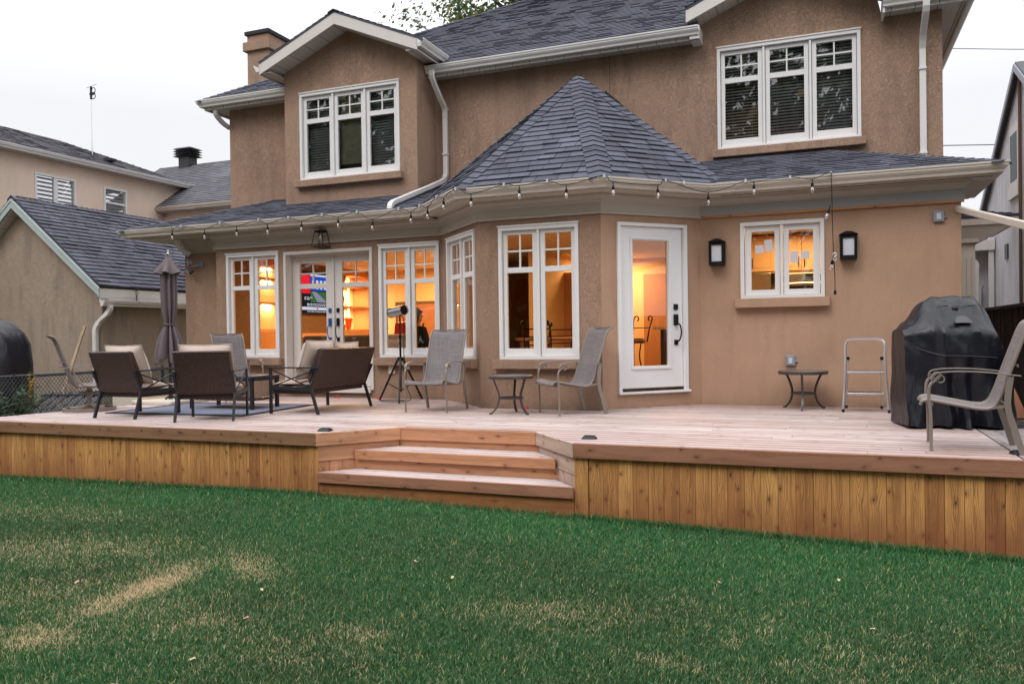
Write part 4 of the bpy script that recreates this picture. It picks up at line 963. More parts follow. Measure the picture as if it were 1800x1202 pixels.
# ---- step stool
t = thing('step_stool', 'folding aluminium step stool standing against the patio wall', 'step stool', (.45, 10.82, 0))
m = MB(); m.tube(bez([(-.255, -.25, .03), (-.235, -.19, .30), (-.222, -.13, .62), (-.222, -.10, .79), (-.20, -.085, .862), (-.14, -.08, .885), (0, -.08, .888), (.14, -.08, .885), (.20, -.085, .862), (.222, -.10, .79), (.222, -.13, .62), (.235, -.19, .30), (.255, -.25, .03)], 5), .0155, 8); m.build('front_frame', 'alu', t, smooth=True, local=True)
m = MB(); m.tube(bez([(-.205, .30, .03), (-.195, .14, .36), (-.19, -.06, .655)], 4), .009, 8); m.tube(bez([(.205, .30, .03), (.195, .14, .36), (.19, -.06, .655)], 4), .009, 8); m.tube([(-.2, .22, .2), (.2, .22, .2)], .008, 8); m.build('rear_frame', 'alu', t, smooth=True, local=True)
for z, y0, y1 in ((.485, -.16, .02), (.225, -.21, .0)):
    m = MB(); m.box((-.205, y0, z-.014), (.205, y1, z+.008)); m.build('step', 'alu', t, local=True, bevel=.004)
    m = MB(); m.box((-.19, y0+.015, z+.009), (.19, y1-.015, z+.013)); m.build('tread_pad', 'greydk', t, local=True)
for x, y in ((-.256, -.252), (.256, -.252), (-.206, .302), (.206, .302)): m = MB(); m.tube([(x, y, 0), (x, y*.99, .035)], .017, 8); m.build('rubber_foot', 'black', t, local=True)
for x in (-.19, .19): m = MB(); m.box((x-.02, -.10, .63), (x+.02, -.06, .67)); m.build('hinge', 'black', t, local=True, bevel=.006)
# ---- covered grill
t = thing('covered_grill', 'barbecue grill hidden under a black vinyl cover by the right corner of the patio wall', 'grill', (1.21, 9.30, 0), R(10))
keys = [(-.515, [(.27, .012), (.265, .45), (.25, .93), (.20, .985), (0, 1.0), (-.18, .985), (-.23, .94), (-.24, .80), (-.26, .5), (-.285, .012)]),
        (-.42, [(.29, .012), (.285, .5), (.27, 1.0), (.20, 1.08), (.0, 1.09), (-.18, 1.03), (-.24, .96), (-.26, .80), (-.27, .5), (-.29, .012)]),
        (-.25, [(.31, .012), (.30, .55), (.28, 1.12), (.2, 1.27), (.02, 1.29), (-.14, 1.17), (-.27, .98), (-.28, .78), (-.27, .5), (-.29, .012)]),
        (-.17, [(.31, .012), (.30, .6), (.28, 1.16), (.2, 1.32), (.05, 1.335), (-.09, 1.25), (-.36, .97), (-.355, .735), (-.28, .5), (-.30, .012)]),
        (.20, [(.31, .012), (.30, .6), (.28, 1.16), (.2, 1.32), (.05, 1.335), (-.09, 1.25), (-.36, .96), (-.355, .72), (-.28, .5), (-.31, .012)]),
        (.30, [(.30, .012), (.29, .6), (.27, 1.05), (.18, 1.20), (.03, 1.22), (-.10, 1.15), (-.345, .93), (-.345, .71), (-.28, .5), (-.32, .012)]),
        (.385, [(.28, .012), (.27, .5), (.24, .86), (.14, .90), (.02, .91), (-.12, .88), (-.28, .80), (-.29, .66), (-.26, .45), (-.32, .012)]),
        (.50, [(.26, .012), (.22, .3), (.18, .52), (.10, .56), (.02, .57), (-.10, .56), (-.22, .52), (-.25, .42), (-.26, .3), (-.30, .012)])]
def lerp_prof(u):
    for i in range(len(keys)-1):
        if keys[i][0] <= u <= keys[i+1][0]+1e-6:
            f = (u-keys[i][0])/(keys[i+1][0]-keys[i][0]); f = f*f*(3-2*f) if i not in (3,) else f
            return [(a[0]+(b[0]-a[0])*f, a[1]+(b[1]-a[1])*f) for a, b in zip(keys[i][1], keys[i+1][1])]
us = sorted(set([round(-.515+i*.0215, 4) for i in range(48)]+[-.17, .20])); us = [u for u in us if u <= .5]+[.5]
rows_ = []
for u in us:
    pr_ = lerp_prof(min(.4999, u)); row = []
    fine = []
    for i in range(len(pr_)-1):
        for k_ in range(5): f = k_/5; fine.append((pr_[i][0]+(pr_[i+1][0]-pr_[i][0])*f, pr_[i][1]+(pr_[i+1][1]-pr_[i][1])*f))
    fine.append(pr_[-1])
    for idx, (y, z) in enumerate(fine):
        low_ = max(0, 1-z/.75); amp = .006+.055*low_**1.1
        fold = math.sin(u*23+2.2*math.sin(u*7)+z*2)*amp + .014*math.sin(u*41-z*9)*low_ + .006*math.sin(u*15+z*19+idx*.2)+.005*math.sin(u*33+z*27)*math.sin(z*17+u*8)
        fr = 1 if y < -.05 else (-1 if y > .15 else 0)
        y2 = y-fr*fold; z2 = z+(.006*math.sin(u*26+y*21) if z > .8 else 0)
        if z < .02 and fr == 1: z2 = .012+.02*abs(math.sin(u*9)); y2 -= .02*math.sin(u*17)
        row.append((u+.012*math.sin(z*14)*low_, y2, z2))
    rows_.append(row)
m = MB(); NR = len(rows_[0]); m.mesh([p for r in rows_ for p in r], [(i*NR+j, (i+1)*NR+j, (i+1)*NR+j+1, i*NR+j+1) for i in range(len(rows_)-1) for j in range(NR-1)])
def cap_(row, rev):
    n = len(row)//2; b = len(m.v); m.v += [tuple(p) for p in row]
    for j in range(n):
        f = (b+j, b+j+1, b+len(row)-2-j, b+len(row)-1-j)
        if f[1] != f[2]: m.f.append(f[::-1] if rev else f); m.uv.append([(0, 0)]*4); m.t.append(.5); m.mi.append(0)
cap_(rows_[0], False); cap_(rows_[-1], True)
m.build('cover', 'cover', t, smooth=True, sharp=52, local=True)
m = MB(); m.tube(bez([(-.17, -.362, .735), (-.0, -.365, .732), (.20, -.362, .72), (.31, -.33, .71)], 6), .003, 6); m.build('seam', 'greydk', t, local=True); m = MB(); m.tube(bez([(-.42, -.255, .82), (-.3, -.285, .77), (-.17, -.358, .735)], 6), .003, 6); m.build('seam', 'greydk', t, local=True); m = MB(); m.tube(bez([(-.17, -.12, 1.24), (0, -.105, 1.235), (.2, -.12, 1.235)], 6), .003, 6); m.build('seam', 'greydk', t, local=True)
m = MB(); m.prism([(-.07, -.30, 1.055), (.09, -.30, 1.055), (.09, -.285, 1.07), (.05, -.225, 1.125), (-.03, -.225, 1.125), (-.07, -.28, 1.08)], (0, -.03, .0)); m.build('vent_flap', 'greydk', t, local=True, bevel=.006)
m = MB(); m.box((-.04, -.165, 1.20), (.02, -.12, 1.225)); m.build('strap_tab', 'greydk', t, local=True, bevel=.004)
m = MB(); m.tube([(.36, -.20, .03), (.40, -.20, .03)], .03, 10); m.build('caster', 'black', t, local=True)
# ---- folded umbrella with base slab
t = thing('patio_umbrella', 'closed mauve patio umbrella on a pale base slab at the left end of the deck', 'umbrella', (-9.63, 9.77, 0))
m = MB(); m.tube([(0, 0, .06), (0, 0, 2.30)], .024, 12); m.build('pole', 'darkmetal', t, smooth=True, local=True)
m = MB(); m.lathe([(.03, 2.27), (.035, 2.30), (.02, 2.31), (.028, 2.33), (.028, 2.36), (.02, 2.37), (.025, 2.39), (.001, 2.41)], n=12); m.build('finial', 'steel', t, smooth=True, local=True)
m = MB(); prof = [(2.28, .045), (2.2, .075), (2.08, .115), (1.97, .125), (1.75, .125), (1.5, .118), (1.30, .090), (1.235, .070), (1.18, .10), (1.0, .175), (.85, .215), (.74, .215), (.69, .195)]
rings = []; NF = 96
for z, r in [(a[0], a[1]) for a in prof]:
    ring = []
    for k_ in range(NF):
        a = 2*math.pi*k_/NF; s_ = math.cos(8*a+1.1*math.sin(a*2)+z*.7); e = .5 if z > 1.3 else .75
        rr = r*(1-e*.5+e*.6*math.copysign(abs(s_)**.6, s_)); zz = z+(-.07*s_ if z < .9 else 0)+(.03*math.sin(3*a) if z < .8 else 0)
        ring.append((rr*math.cos(a)*1.05, rr*math.sin(a)*.9, zz))
    rings.append(ring)
m._rings(rings, True); m.build('canopy', 'umb', t, smooth=True, sharp=80, local=True)
m = MB(); rings = []
for z, r, e in ((2.285, .042, 0), (2.20, .095, .05), (2.10, .15, .16), (2.035, .185, .3), (2.045, .17, .3), (2.10, .13, .15)):
    rings.append([(r*(1+e*math.cos(6*a))*math.cos(a), r*(1+e*math.cos(6*a))*math.sin(a), z+e*.06*math.cos(6*a)) for a in [2*math.pi*k_/48 for k_ in range(48)]])
m._rings(rings, False); m.build('vent_cap', 'umb', t, smooth=True, local=True)
m = MB(); m.tube([(.085*math.cos(a), .085*math.sin(a), 1.235) for a in [2*math.pi*k_/24 for k_ in range(25)]], .011, 6); m.build('tie_strap', 'umb', t, local=True)
m = MB(); m.tube([(0, 0, .06), (0, 0, .30)], .034, 12); m.tube([(0, 0, .16), (.05, -.05, .16)], .012, 6)
for a in (0, 90, 180, 270): m.bar((0, 0, .13), (.11*math.cos(R(a)), .11*math.sin(R(a)), .065), .02, .02)
m.build('stand_sleeve', 'darkmetal', t, local=True)
m = MB(); m.box((-.40, -.40, 0), (.40, .40, .062)); m.build('base_slab', 'cream', t, local=True, bevel=.015)
# ---- infrared heater on tripod
t = thing('tripod_heater', 'cylindrical heater on a black tripod in front of the window beside the french doors', 'heater', (-6.15, 10.93, 0))
for fx_, fy_ in ((-.37, -.01), (.23, -.47), (.17, .36)):
    m = MB(); m.bar((fx_, fy_, .02), (fx_*.1, fy_*.1, .655), .024, .024); m.tube([(fx_*1.02, fy_*1.02, 0), (fx_*.96, fy_*.96, .05)], .016, 8); m.build('leg', 'black', t, local=True)
m = MB()
for fx_, fy_ in ((-.37, -.01), (.23, -.47), (.17, .36)): m.bar((fx_*.62, fy_*.62, .27), (0, 0, .16), .010, .012)
m.tube([(0, 0, .14), (0, 0, .70)], .014, 10); m.build('brace', 'black', t, local=True)
m = MB(); m.tube([(0, 0, .60), (0, 0, 1.0)], .017, 10); m.tube([(0, 0, .62), (0, 0, .68)], .05, 10); m.tube([(0, 0, .98), (0, 0, 1.32)], .013, 10); m.tube([(0, 0, .97), (0, 0, 1.02)], .024, 10); m.build('pole', 'black', t, local=True)
d = Vector((-.93, .30, -.13)).normalized(); c_ = Vector((-.03, -.02, 1.385)); m = MB(); m.tube([c_-d*.15, c_+d*.15], .075, 28, cap=False); m.tube([c_+d*.148, c_+d*.152], .073, 28); m.build('heater_body', 'steel', t, smooth=True, local=True)
m = MB(); m.tube([c_-d*.142, c_-d*.138], .070, 28); m.tube([c_-d*.165, c_-d*.15], [.079, .079], 28, cap=False); m.tube([c_+d*.152, c_+d*.16], .079, 28); m.build('end_cap', 'black', t, smooth=False, local=True)
m = MB(); m.tube(bez([(0, 0, 1.33), (.06, .0, 1.28), (.07, 0, 1.1), (.05, .02, .75), (.06, .05, .45), (.10, .02, .2), (.2, -.05, .03), (.1, -.25, .012), (-.15, -.28, .012), (-.28, -.12, .012), (-.1, .0, .012), (.1, -.08, .012)], 6), .006, 6); m.build('cord', 'black', t, smooth=True, local=True)
# ---- deck post caps (lights)
caps = None
for i, (x, y, lb) in enumerate(((-4.99, 7.22, 'small black deck light on the rim left of the steps'), (-2.10, 7.34, 'small black deck light on the rim right of the steps'), (1.43, 7.34, 'small black deck light at the far right end of the deck rim'))):
    t = thing('deck_light', lb, 'deck light', (x, y, 0), R(8), 'deck rim lights')
    m = MB(); m.hexa([(-.075, -.055, .001), (.075, -.055, .001), (.075, .055, .001), (-.075, .055, .001), (-.055, -.038, .028), (.055, -.038, .028), (.055, .038, .028), (-.055, .038, .028)]); m.build('light_housing', 'black', t, local=True, bevel=.006)
    m = MB(); m.box((-.045, -.03, .0285), (.045, .03, .033)); m.build('solar_panel', 'glasspv', t, local=True)
M_ = M
# ---- small red plastic bits
for x, y in ((-7.50, 11.2), (-6.66, 11.12), (-3.75, 10.05)):
    m = MB(); m.box((-.035, -.02, 0), (.035, .02, .022)); m.box((-.018, -.012, .022), (.02, .012, .035)); o = m.build('plastic_clip', 'red', bevel=.006); o.location = (x, y, .001); tag(o, 'small red plastic clip lying on the deck against the stucco wall', 'clip', 'red plastic clips by the wall')
# ================================================================== WALL FITTINGS
def wall_lantern(label, x, z, grp):
    t = thing('wall_lantern', label, 'wall lamp', (x, 11.33, z), 0, grp)
    m = MB(); m.box((-.075, -.012, -.17), (.075, -.001, .15)); m.build('backplate', 'black', t, local=True)
    m = MB(); m.hexa([(-.085, -.16, .125), (.085, -.16, .125), (.085, -.002, .125), (-.085, -.002, .125), (-.115, -.19, .138), (.115, -.19, .138), (.115, -.001, .138), (-.115, -.001, .138)])
    m.hexa([(-.115, -.19, .138), (.115, -.19, .138), (.115, -.001, .138), (-.115, -.001, .138), (-.03, -.12, .185), (.03, -.12, .185), (.03, -.04, .185), (-.03, -.04, .185)]); m.build('lantern_roof', 'black', t, local=True)
    m = MB()
    for sx in (-1, 1):
        for y in (-.155, -.014): m.box((sx*.085-.018, y-.014, -.165), (sx*.085+.018, y+.012, .125))
    m.box((-.10, -.17, -.185), (.10, -.001, -.16)); m.box((-.066, -.169, -.16), (.066, -.142, -.13)); m.box((-.066, -.169, .095), (.066, -.142, .125)); m.build('lantern_frame', 'black', t, local=True, bevel=.002)
    m = MB(); m.box((-.068, -.150, -.135), (.068, -.02, .10)); m.build('lantern_glass', 'frost', t, local=True)
wall_lantern('black wall lantern with frosted panel left of the kitchen window', -1.37, 2.09, 'black frosted wall lanterns')
wall_lantern('black wall lantern with frosted panel right of the kitchen window', .29, 2.095, 'black frosted wall lanterns')
t = thing('wall_lantern', 'open black cage lantern with clear bulb above the french doors', 'wall lamp', (-7.77, 11.33, 2.62))
m = MB(); m.box((-.05, -.02, .0), (.06, -.001, .14)); m.bar((0, -.01, .12), (0, -.13, .14), .03, .02); m.build('bracket', 'black', t, local=True)
m = MB(); tp, bt = .075, .115
for sx in (-1, 1):
    for sy in (-1, 1): m.bar((sx*tp, -.13+sy*tp*.9, .12), (sx*bt, -.13+sy*bt*.9, -.12), .012, .012)
for s_, z, b in ((tp, .125, 0), (bt, -.12, 0)):
    for sx in (-1, 1): m.bar((sx*s_, -.13-s_*.9, z), (sx*s_, -.13+s_*.9, z), .014, .014); m.bar((-s_, -.13+sx*s_*.9, z), (s_, -.13+sx*s_*.9, z), .014, .014)
m.box((-tp-.005, -.13-tp*.9, .13), (tp+.005, -.13+tp*.9, .145)); m.build('lantern_frame', 'black', t, local=True)
m = MB(); m.lathe([(.001, -.03), (.03, -.01), (.035, .03), (.018, .07), (.015, .12)], (0, -.13, 0), 12); m.build('bulb', 'bulb', t, smooth=True, local=True)
m = MB(); m.tube([(0, -.13, .0), (0, -.13, .05)], .006, 6); m.build('filament', 'brass', t, local=True)
t = thing('security_light', 'twin head security light under the left eave', 'security light', (-10.66, 11.62, 2.37))
m = MB(); m.tube([(0, -.002, 0), (0, -.03, 0)], .06, 16); m.tube([(0, -.03, 0), (-.05, -.08, -.02), (-.12, -.10, -.04)], .018, 8); m.build('mount', 'plastgrey', t, local=True)
m = MB(); m.tube([(-.15, -.10, .03), (-.19, -.16, .02)], [.05, .065], 14); m.build('lamp_head', 'plastgrey', t, local=True)
m = MB(); m.tube([(-.10, -.12, -.10), (-.16, -.17, -.15)], [.045, .065], 14); m.build('lamp_head', 'greydk', t, local=True)
m = MB(); m.tube([(-.163, -.173, -.152), (-.166, -.176, -.155)], .06, 14); m.build('lamp_lens', 'frost', t, local=True)
def outlet(label, x, z):
    t = thing('outlet_box', label, 'outlet', (x, 11.33, z), 0, 'grey outdoor outlet boxes')
    m = MB(); m.box((-.062, -.045, -.07), (.062, -.001, .07)); m.build('outlet_cover', 'plastgrey', t, local=True, bevel=.012)
    m = MB(); m.box((-.025, -.05, -.04), (.025, -.0452, .04)); m.build('socket_window', 'frost', t, local=True, bevel=.002)
    m = MB(); m.tube([(.062, -.02, -.01), (.085, -.02, -.01)], .016, 8); m.build('hinge', 'plastgrey', t, local=True)
outlet('grey outdoor outlet box low on the patio wall above the round side table', -.436, .605)
outlet('grey outdoor outlet box high on the patio wall near the right corner', 1.338, 2.41)
m = MB(); m.box((-6.585, 11.30, .40), (-6.47, 11.329, .53)); tag(setorigin(m.build('wall_vent', 'cream', bevel=.004), (-6.53, 11.33, .46)), 'small cream cover plate on the wall below the window beside the french doors', 'vent cover')
# ---- string lights
t = thing('string_lights', 'black string of clear bulbs clipped along the gutter and hanging down beside the kitchen window', 'string lights', (-4., 10.8, 2.9))
bul = [(-10.576, 10.83, 2.82), (-9.866, 10.83, 2.79), (-9.182, 10.83, 2.80), (-8.549, 10.83, 2.80), (-7.879, 10.83, 2.80), (-7.182, 10.83, 2.82), (-6.555, 10.83, 2.745), (-5.87, 10.82, 2.81), (-5.379, 10.42, 2.79), (-4.86, 9.90, 2.81), (-4.358, 9.70, 2.79), (-3.672, 9.70, 2.84), (-3.036, 9.70, 2.80), (-2.457, 9.81, 2.81), (-1.986, 10.27, 2.81), (-1.424, 10.82, 2.76), (-.844, 10.83, 2.86), (-.135, 10.83, 2.83)]
clips = [(-10.4, 10.86, 2.975), (-9.55, 10.86, 2.975), (-8.75, 10.86, 2.975), (-8.15, 10.86, 2.975), (-7.5, 10.86, 2.975), (-6.85, 10.86, 2.975), (-6.1, 10.86, 2.975), (-5.68, 10.75, 2.975), (-5.1, 10.17, 2.975), (-4.6, 9.74, 2.975), (-3.9, 9.74, 2.975), (-3.3, 9.74, 2.975), (-2.55, 9.745, 2.975), (-1.9, 10.38, 2.975), (-1.7, 10.58, 2.965), (-.95, 10.86, 2.975), (-.4, 10.86, 2.975), (.085, 10.86, 2.985)]
path = []
for i, b in enumerate(bul):
    path.append((b[0], b[1]-.005, b[2]+.085))
    if i < len(bul)-1:
        cand = [c for c in clips if (b[0] < c[0] < bul[i+1][0])]
        path += [(c[0], c[1]-.012, c[2]-.01) for c in cand[:1]]
path += [(.07, 10.84, 2.985), (.088, 10.835, 2.9), (.095, 10.84, 2.6), (.098, 10.84, 2.3), (.105, 10.84, 2.0), (.11, 10.84, 1.9), (.118, 10.84, 1.7), (.12, 10.84, 1.47)]
m = MB(); m.tube([(-10.9, 10.84, 2.985), (-10.6, 10.84, 2.97)]+[tuple(p) for p in bez(path, 4)], .0055, 6); m.build('cord', 'black', t, smooth=True)
def bulb_(b, ang=None):
    x, y, z = b; T_ = None
    if ang: mt_ = Matrix.Translation((x, y, z+.09)) @ Matrix.Rotation(ang, 4, 'Y') @ Matrix.Translation((-x, -y, -z-.09)); T_ = lambda a, b_, c: tuple(mt_ @ Vector((a, b_, c)))
    m = MB(); m.lathe([(.006, .09), (.007, .04), (.017, .03), (.019, .0), (.016, -.015), (.001, -.015)], (x, y, z), 10, T_); o = m.build('lamp_socket', 'black', t, smooth=False)
    m = MB(); m.lathe([(.013, -.012), (.015, -.03), (.022, -.052), (.021, -.068), (.012, -.081), (.001, -.084)], (x, y, z), 12, T_); m.build('bulb', 'bulb', o, smooth=True)
    m = MB(); m.lathe([(.001, -.02), (.005, -.025), (.006, -.06), (.001, -.065)], (x, y, z), 6, T_); m.build('filament', 'filam', o)
M['filam'] = simple('filament', (.55, .22, .06), .5)
for b in bul: bulb_(b)
bulb_((.075, 10.84, 2.48), R(18)); bulb_((.10, 10.84, 1.84), R(8)); bulb_((-10.52+.13, 10.84, 2.86), R(-50)) if False else None
m = MB(); m.tube([(.12, 10.84, 1.50), (.12, 10.84, 1.45)], .016, 8); m.build('plug', 'black', t)
for c in clips: m = MB(); m.box((c[0]-.012, c[1]-.02, c[2]-.03), (c[0]+.012, c[1]+.012, c[2]+.012)); m.build('gutter_clip', 'frost', t)
m = MB(); m.tube([(.12+.022*math.cos(a), 10.83, 1.95+.022*math.sin(a)) for a in [R(200-30*i) for i in range(9)]]+[(.11, 10.83, 1.92)], .004, 6); m.tube([(.12-.022*math.cos(a), 10.83, 1.90-.022*math.sin(a)) for a in [R(200-30*i) for i in range(9)]], .004, 6); m.build('hook', 'alu', t)
# ---- papers taped inside the kitchen window
for i, (x0, x1, z0, z1, lb) in enumerate(((-.875, -.77, 2.06, 2.17, 'small paper taped low left in the left kitchen pane'), (-.755, -.655, 2.08, 2.24, 'taller paper taped right of the small one in the left kitchen pane'), (-.43, -.325, 1.915, 2.07, 'taller paper taped at the left of the right kitchen pane'), (-.295, -.185, 1.96, 2.065, 'square paper taped at the right of the right kitchen pane'))):
    m = MB(); cx1, cz1 = (x0+x1)/2, (z0+z1)/2; w2, h2 = (x1-x0)/2, (z1-z0)/2; m.box((-w2, 0, -h2), (w2, .0015, h2)); o = m.build('paper_sheet', 'paper'); o.location = (cx1, 11.3745, cz1); o.rotation_euler = (0, R((-2, -4, 3, 0)[i]), 0); tag(o, lb, 'paper', 'papers taped in the kitchen window')
m = MB(); m.tube([(1.60, 11.30, 2.50), (1.62, 10.2, 2.24), (1.66, 8.2, 1.90), (1.70, 6.5, 1.60)], .03, 10) if False else m.bar((1.545, 11.36, 2.50), (1.78, 8.3, 1.87), .05, .075)
tag(setorigin(m.build('awning_arm', 'gutter', bevel=.01), (1.545, 11.36, 2.50)), 'beige metal bar sloping down from the right house corner out of the picture', 'bar')
# ================================================================== INTERIOR THINGS
XB = -10.85
M['shelfwall'] = simple('shelf_paint', (.80, .66, .42), .7, 0, .05, 2)
t = thing('bookcase', 'lit built in shelving around the television on the living room wall', 'shelving', (XB, 15.5, .18))
m = MB(); m.box((XB-.5, 13.3, .18), (XB-.46, 17.7, 2.66)); m.build('back_panel', 'shelfwall', t)
m = MB(); m.box((XB-.46, 14.15, .18), (XB, 16.5, 2.66)); m.build('tv_wall_panel', 'int_dark', t)
for a, b in ((13.38, 14.12), (16.52, 17.68)):
    m = MB(); m.box((XB-.46, a-.06, .18), (XB, a, 2.66)); m.box((XB-.46, b, .18), (XB, b+.03, 2.66)); m.box((XB-.46, a, .18), (XB+.02, b, 1.15)); m.box((XB-.46, a, 2.50), (XB, b, 2.66)); m.build('cabinet', 'int_door', t, bevel=.004)
    m = MB()
    for z in (1.17, 1.735, 2.25): m.box((XB-.455, a+.004, z-.018), (XB-.01, b-.004, z+.018))
    m.build('shelf', 'int_door', t)
    m = MB(); yy = b-.25 if b > 17 else a+.05; m.box((XB-.46+.004, yy, 1.2), (XB-.445, yy+.05, 2.49)); m.build('led_strip', 'strip', t)
LAMPX = [('shelf_light', (XB-.2, 17.1, 2.47), .35, 16), ('shelf_light', (XB-.2, 17.1, 1.70), .35, 14), ('shelf_light', (XB-.2, 17.1, 2.20), .35, 14), ('shelf_light', (XB-.15, 13.75, 2.47), .3, 16), ('shelf_light', (XB-.15, 13.75, 2.20), .3, 26), ('shelf_light', (XB-.15, 13.75, 1.70), .3, 26)]
m = MB(); m.box((XB+.005, 14.2, 1.0), (XB+.03, 16.5, 1.10)); m.box((XB+.005, 14.2, .18), (XB+.25, 16.5, .55)); m.build('mantel', 'int_door', t)
# television
t = thing('television', 'television showing a red and blue news screen, seen through the left french door', 'television', (XB+.05, 15.3, 2.0))
m = MB(); m.box((XB+.01, 14.28, 1.52), (XB+.05, 15.84, 2.50)); m.build('tv_case', 'black', t)
def scr(y0, y1, z0, z1, mt, d=.0): mm = MB(); mm.box((XB+.051, y0, z0), (XB+.053+d, y1, z1)); return mm.build('screen_area', mt, t)
scr(14.30, 15.82, 1.545, 2.48, 'tvdark'); scr(14.4, 15.12, 1.99, 2.42, 'tvred', .001); scr(15.14, 15.79, 2.06, 2.43, 'tvblue', .001); scr(15.14, 15.79, 1.80, 2.04, 'tvgreen', .001)
mm = MB(); mm.prism([(XB+.0545, 15.18, 2.04), (XB+.0545, 15.34, 2.04), (XB+.0545, 15.78, 1.80), (XB+.0545, 15.40, 1.80)], (.001, 0, 0)); mm.build('screen_area', 'tvgrey', t)
scr(14.35, 15.79, 1.62, 1.69, 'tvwhite', .001); scr(15.14, 15.79, 2.385, 2.43, 'tvwhite', .002)
mm = MB()
for i in range(4): mm.box((XB+.0545, 15.20+i*.15, 2.10), (XB+.0555, 15.29+i*.15, 2.30))
mm.build('screen_area', 'tvwhite', t)
mm = MB()
for i in range(4): mm.box((XB+.056, 15.215+i*.15, 2.20), (XB+.057, 15.275+i*.15, 2.27))
mm.build('screen_area', 'tvyellow', t)
mm = MB()
for zz in (1.76, 1.725, 1.585, 1.90, 1.86):
    y = 14.9 if zz > 1.8 else 15.0
    while y < (15.12 if zz > 1.8 else 15.75): w_ = random.uniform(.04, .12); mm.box((XB+.0545, y, zz-.009), (XB+.0555, y+w_, zz+.009)); y += w_+.025
mm.build('screen_area', 'tvwhite', t)
mm = MB(); mm.box((XB+.0545, 15.36, 1.635), (XB+.0565, 15.42, 1.675)); mm.build('screen_area', 'tvred', t)
# vases and shelf objects
M['vase_a'] = simple('vase_brown', (.16, .09, .05), .35, 0, .5, 30); M['vase_b'] = simple('vase_green', (.06, .09, .03), .3, 0, .4, 20); M['vase_c'] = simple('vase_red', (.6, .08, .02), .3)
def vase(lb, y, z, prof, mt, x=XB-.2):
    m = MB(); m.lathe(prof, (0, 0, 0), 20); o = m.build('vase', mt, smooth=True); o.location = (x, y, z); tag(o, lb, 'vase')
vase('wide brown patterned vase on the top shelf behind the right french door', 16.75, 2.272, [(.05, 0), (.07, .01), (.10, .1), (.135, .21), (.12, .26), (.14, .29), (.12, .288)], 'vase_a')
vase('dark green vase on the middle shelf behind the right french door', 16.68, 1.757, [(.055, 0), (.07, .02), (.12, .16), (.12, .22), (.06, .27), (.07, .33), (.06, .33)], 'vase_b')
vase('orange and white vase on the lowest shelf behind the right french door', 17.05, 1.192, [(.05, 0), (.06, .02), (.08, .15), (.11, .27), (.09, .30)], 'vase_c')
m = MB(); m.box((XB-.18, 16.6, 1.192), (XB-.16, 16.75, 1.31)); m.box((XB-.22, 16.77, 1.192), (XB-.20, 16.93, 1.31)); tag(setorigin(m.build('photo_frame', 'vase_a'), (XB-.19, 16.75, 1.19)), 'pair of small framed photos on the lowest shelf beside the orange vase', 'photo frames')
m = MB(); m.box((XB-.2, 13.62, 1.755), (XB-.12, 13.68, 1.84)); m.box((XB-.2, 13.70, 1.755), (XB-.12, 13.78, 1.83)); tag(setorigin(m.build('ornament', 'int_white', bevel=.004), (XB-.16, 13.7, 1.755)), 'small pale ornament on the shelf seen through the left window', 'ornament')
# sofas
M['sofa'] = simple('sofa_grey', (.17, .145, .14), .95, 0, .1, 5, .2, 150); M['sofaw'] = simple('sofa_pale', (.55, .50, .50), .95)
def sofa(label, x0, x1, y0, y1, mt, backside, name='sofa'):
    t = thing(name, label, 'sofa', ((x0+x1)/2, (y0+y1)/2, .18))
    m = MB(); m.box((x0, y0, .25), (x1, y1, .60)); m.build('seat', mt, t, bevel=.04)
    m = MB()
    if backside == 'y0': m.box((x0, y0-.02, .25), (x1, y0+.24, 1.04))
    elif backside == 'x1': m.box((x1-.24, y0, .25), (x1+.02, y1, 1.02))
    m.build('backrest', mt, t, bevel=.06)
    for q in ((x0-.2, x0), (x1, x1+.2)) if backside == 'y0' else ((y0-.2, y0), (y1, y1+.2)):
        m = MB()
        if backside == 'y0': m.box((q[0], y0, .2), (q[1], y1, .82))
        else: m.box((x0, q[0], .2), (x1, q[1], .82))
        m.build('arm', mt, t, bevel=.05)
sofa('grey sofa with its back to the french doors inside the living room', -9.4, -7.75, 12.9, 13.8, 'sofa', 'y0')
sofa('pale sofa by the window inside the living room', -7.35, -6.7, 12.4, 13.1, 'sofaw', 'y0')
m = MB(); m.box((-.22, -.06, -.16), (.22, .06, .16)); o = m.build('red_pillow', 'red', bevel=.05); o.location = (-7.1, 12.82, 1.10); o.rotation_euler = (R(-12), 0, 0); tag(o, 'red cushion on the pale sofa behind the window by the heater', 'cushion')
t = thing('painting', 'dark framed painting on the back wall of the living room', 'painting', (-9.35, 17.68, 1.3))
m = MB(); m.box((-10.05, 17.64, .75), (-8.55, 17.69, 1.86)); m.build('picture_frame', 'int_dark', t)
M['canvas'] = simple('painting_canvas', (.30, .12, .06), .7, 0, .6, 2.5); m = MB(); m.box((-9.98, 17.625, .82), (-8.62, 17.639, 1.79)); m.build('canvas', 'canvas', t)
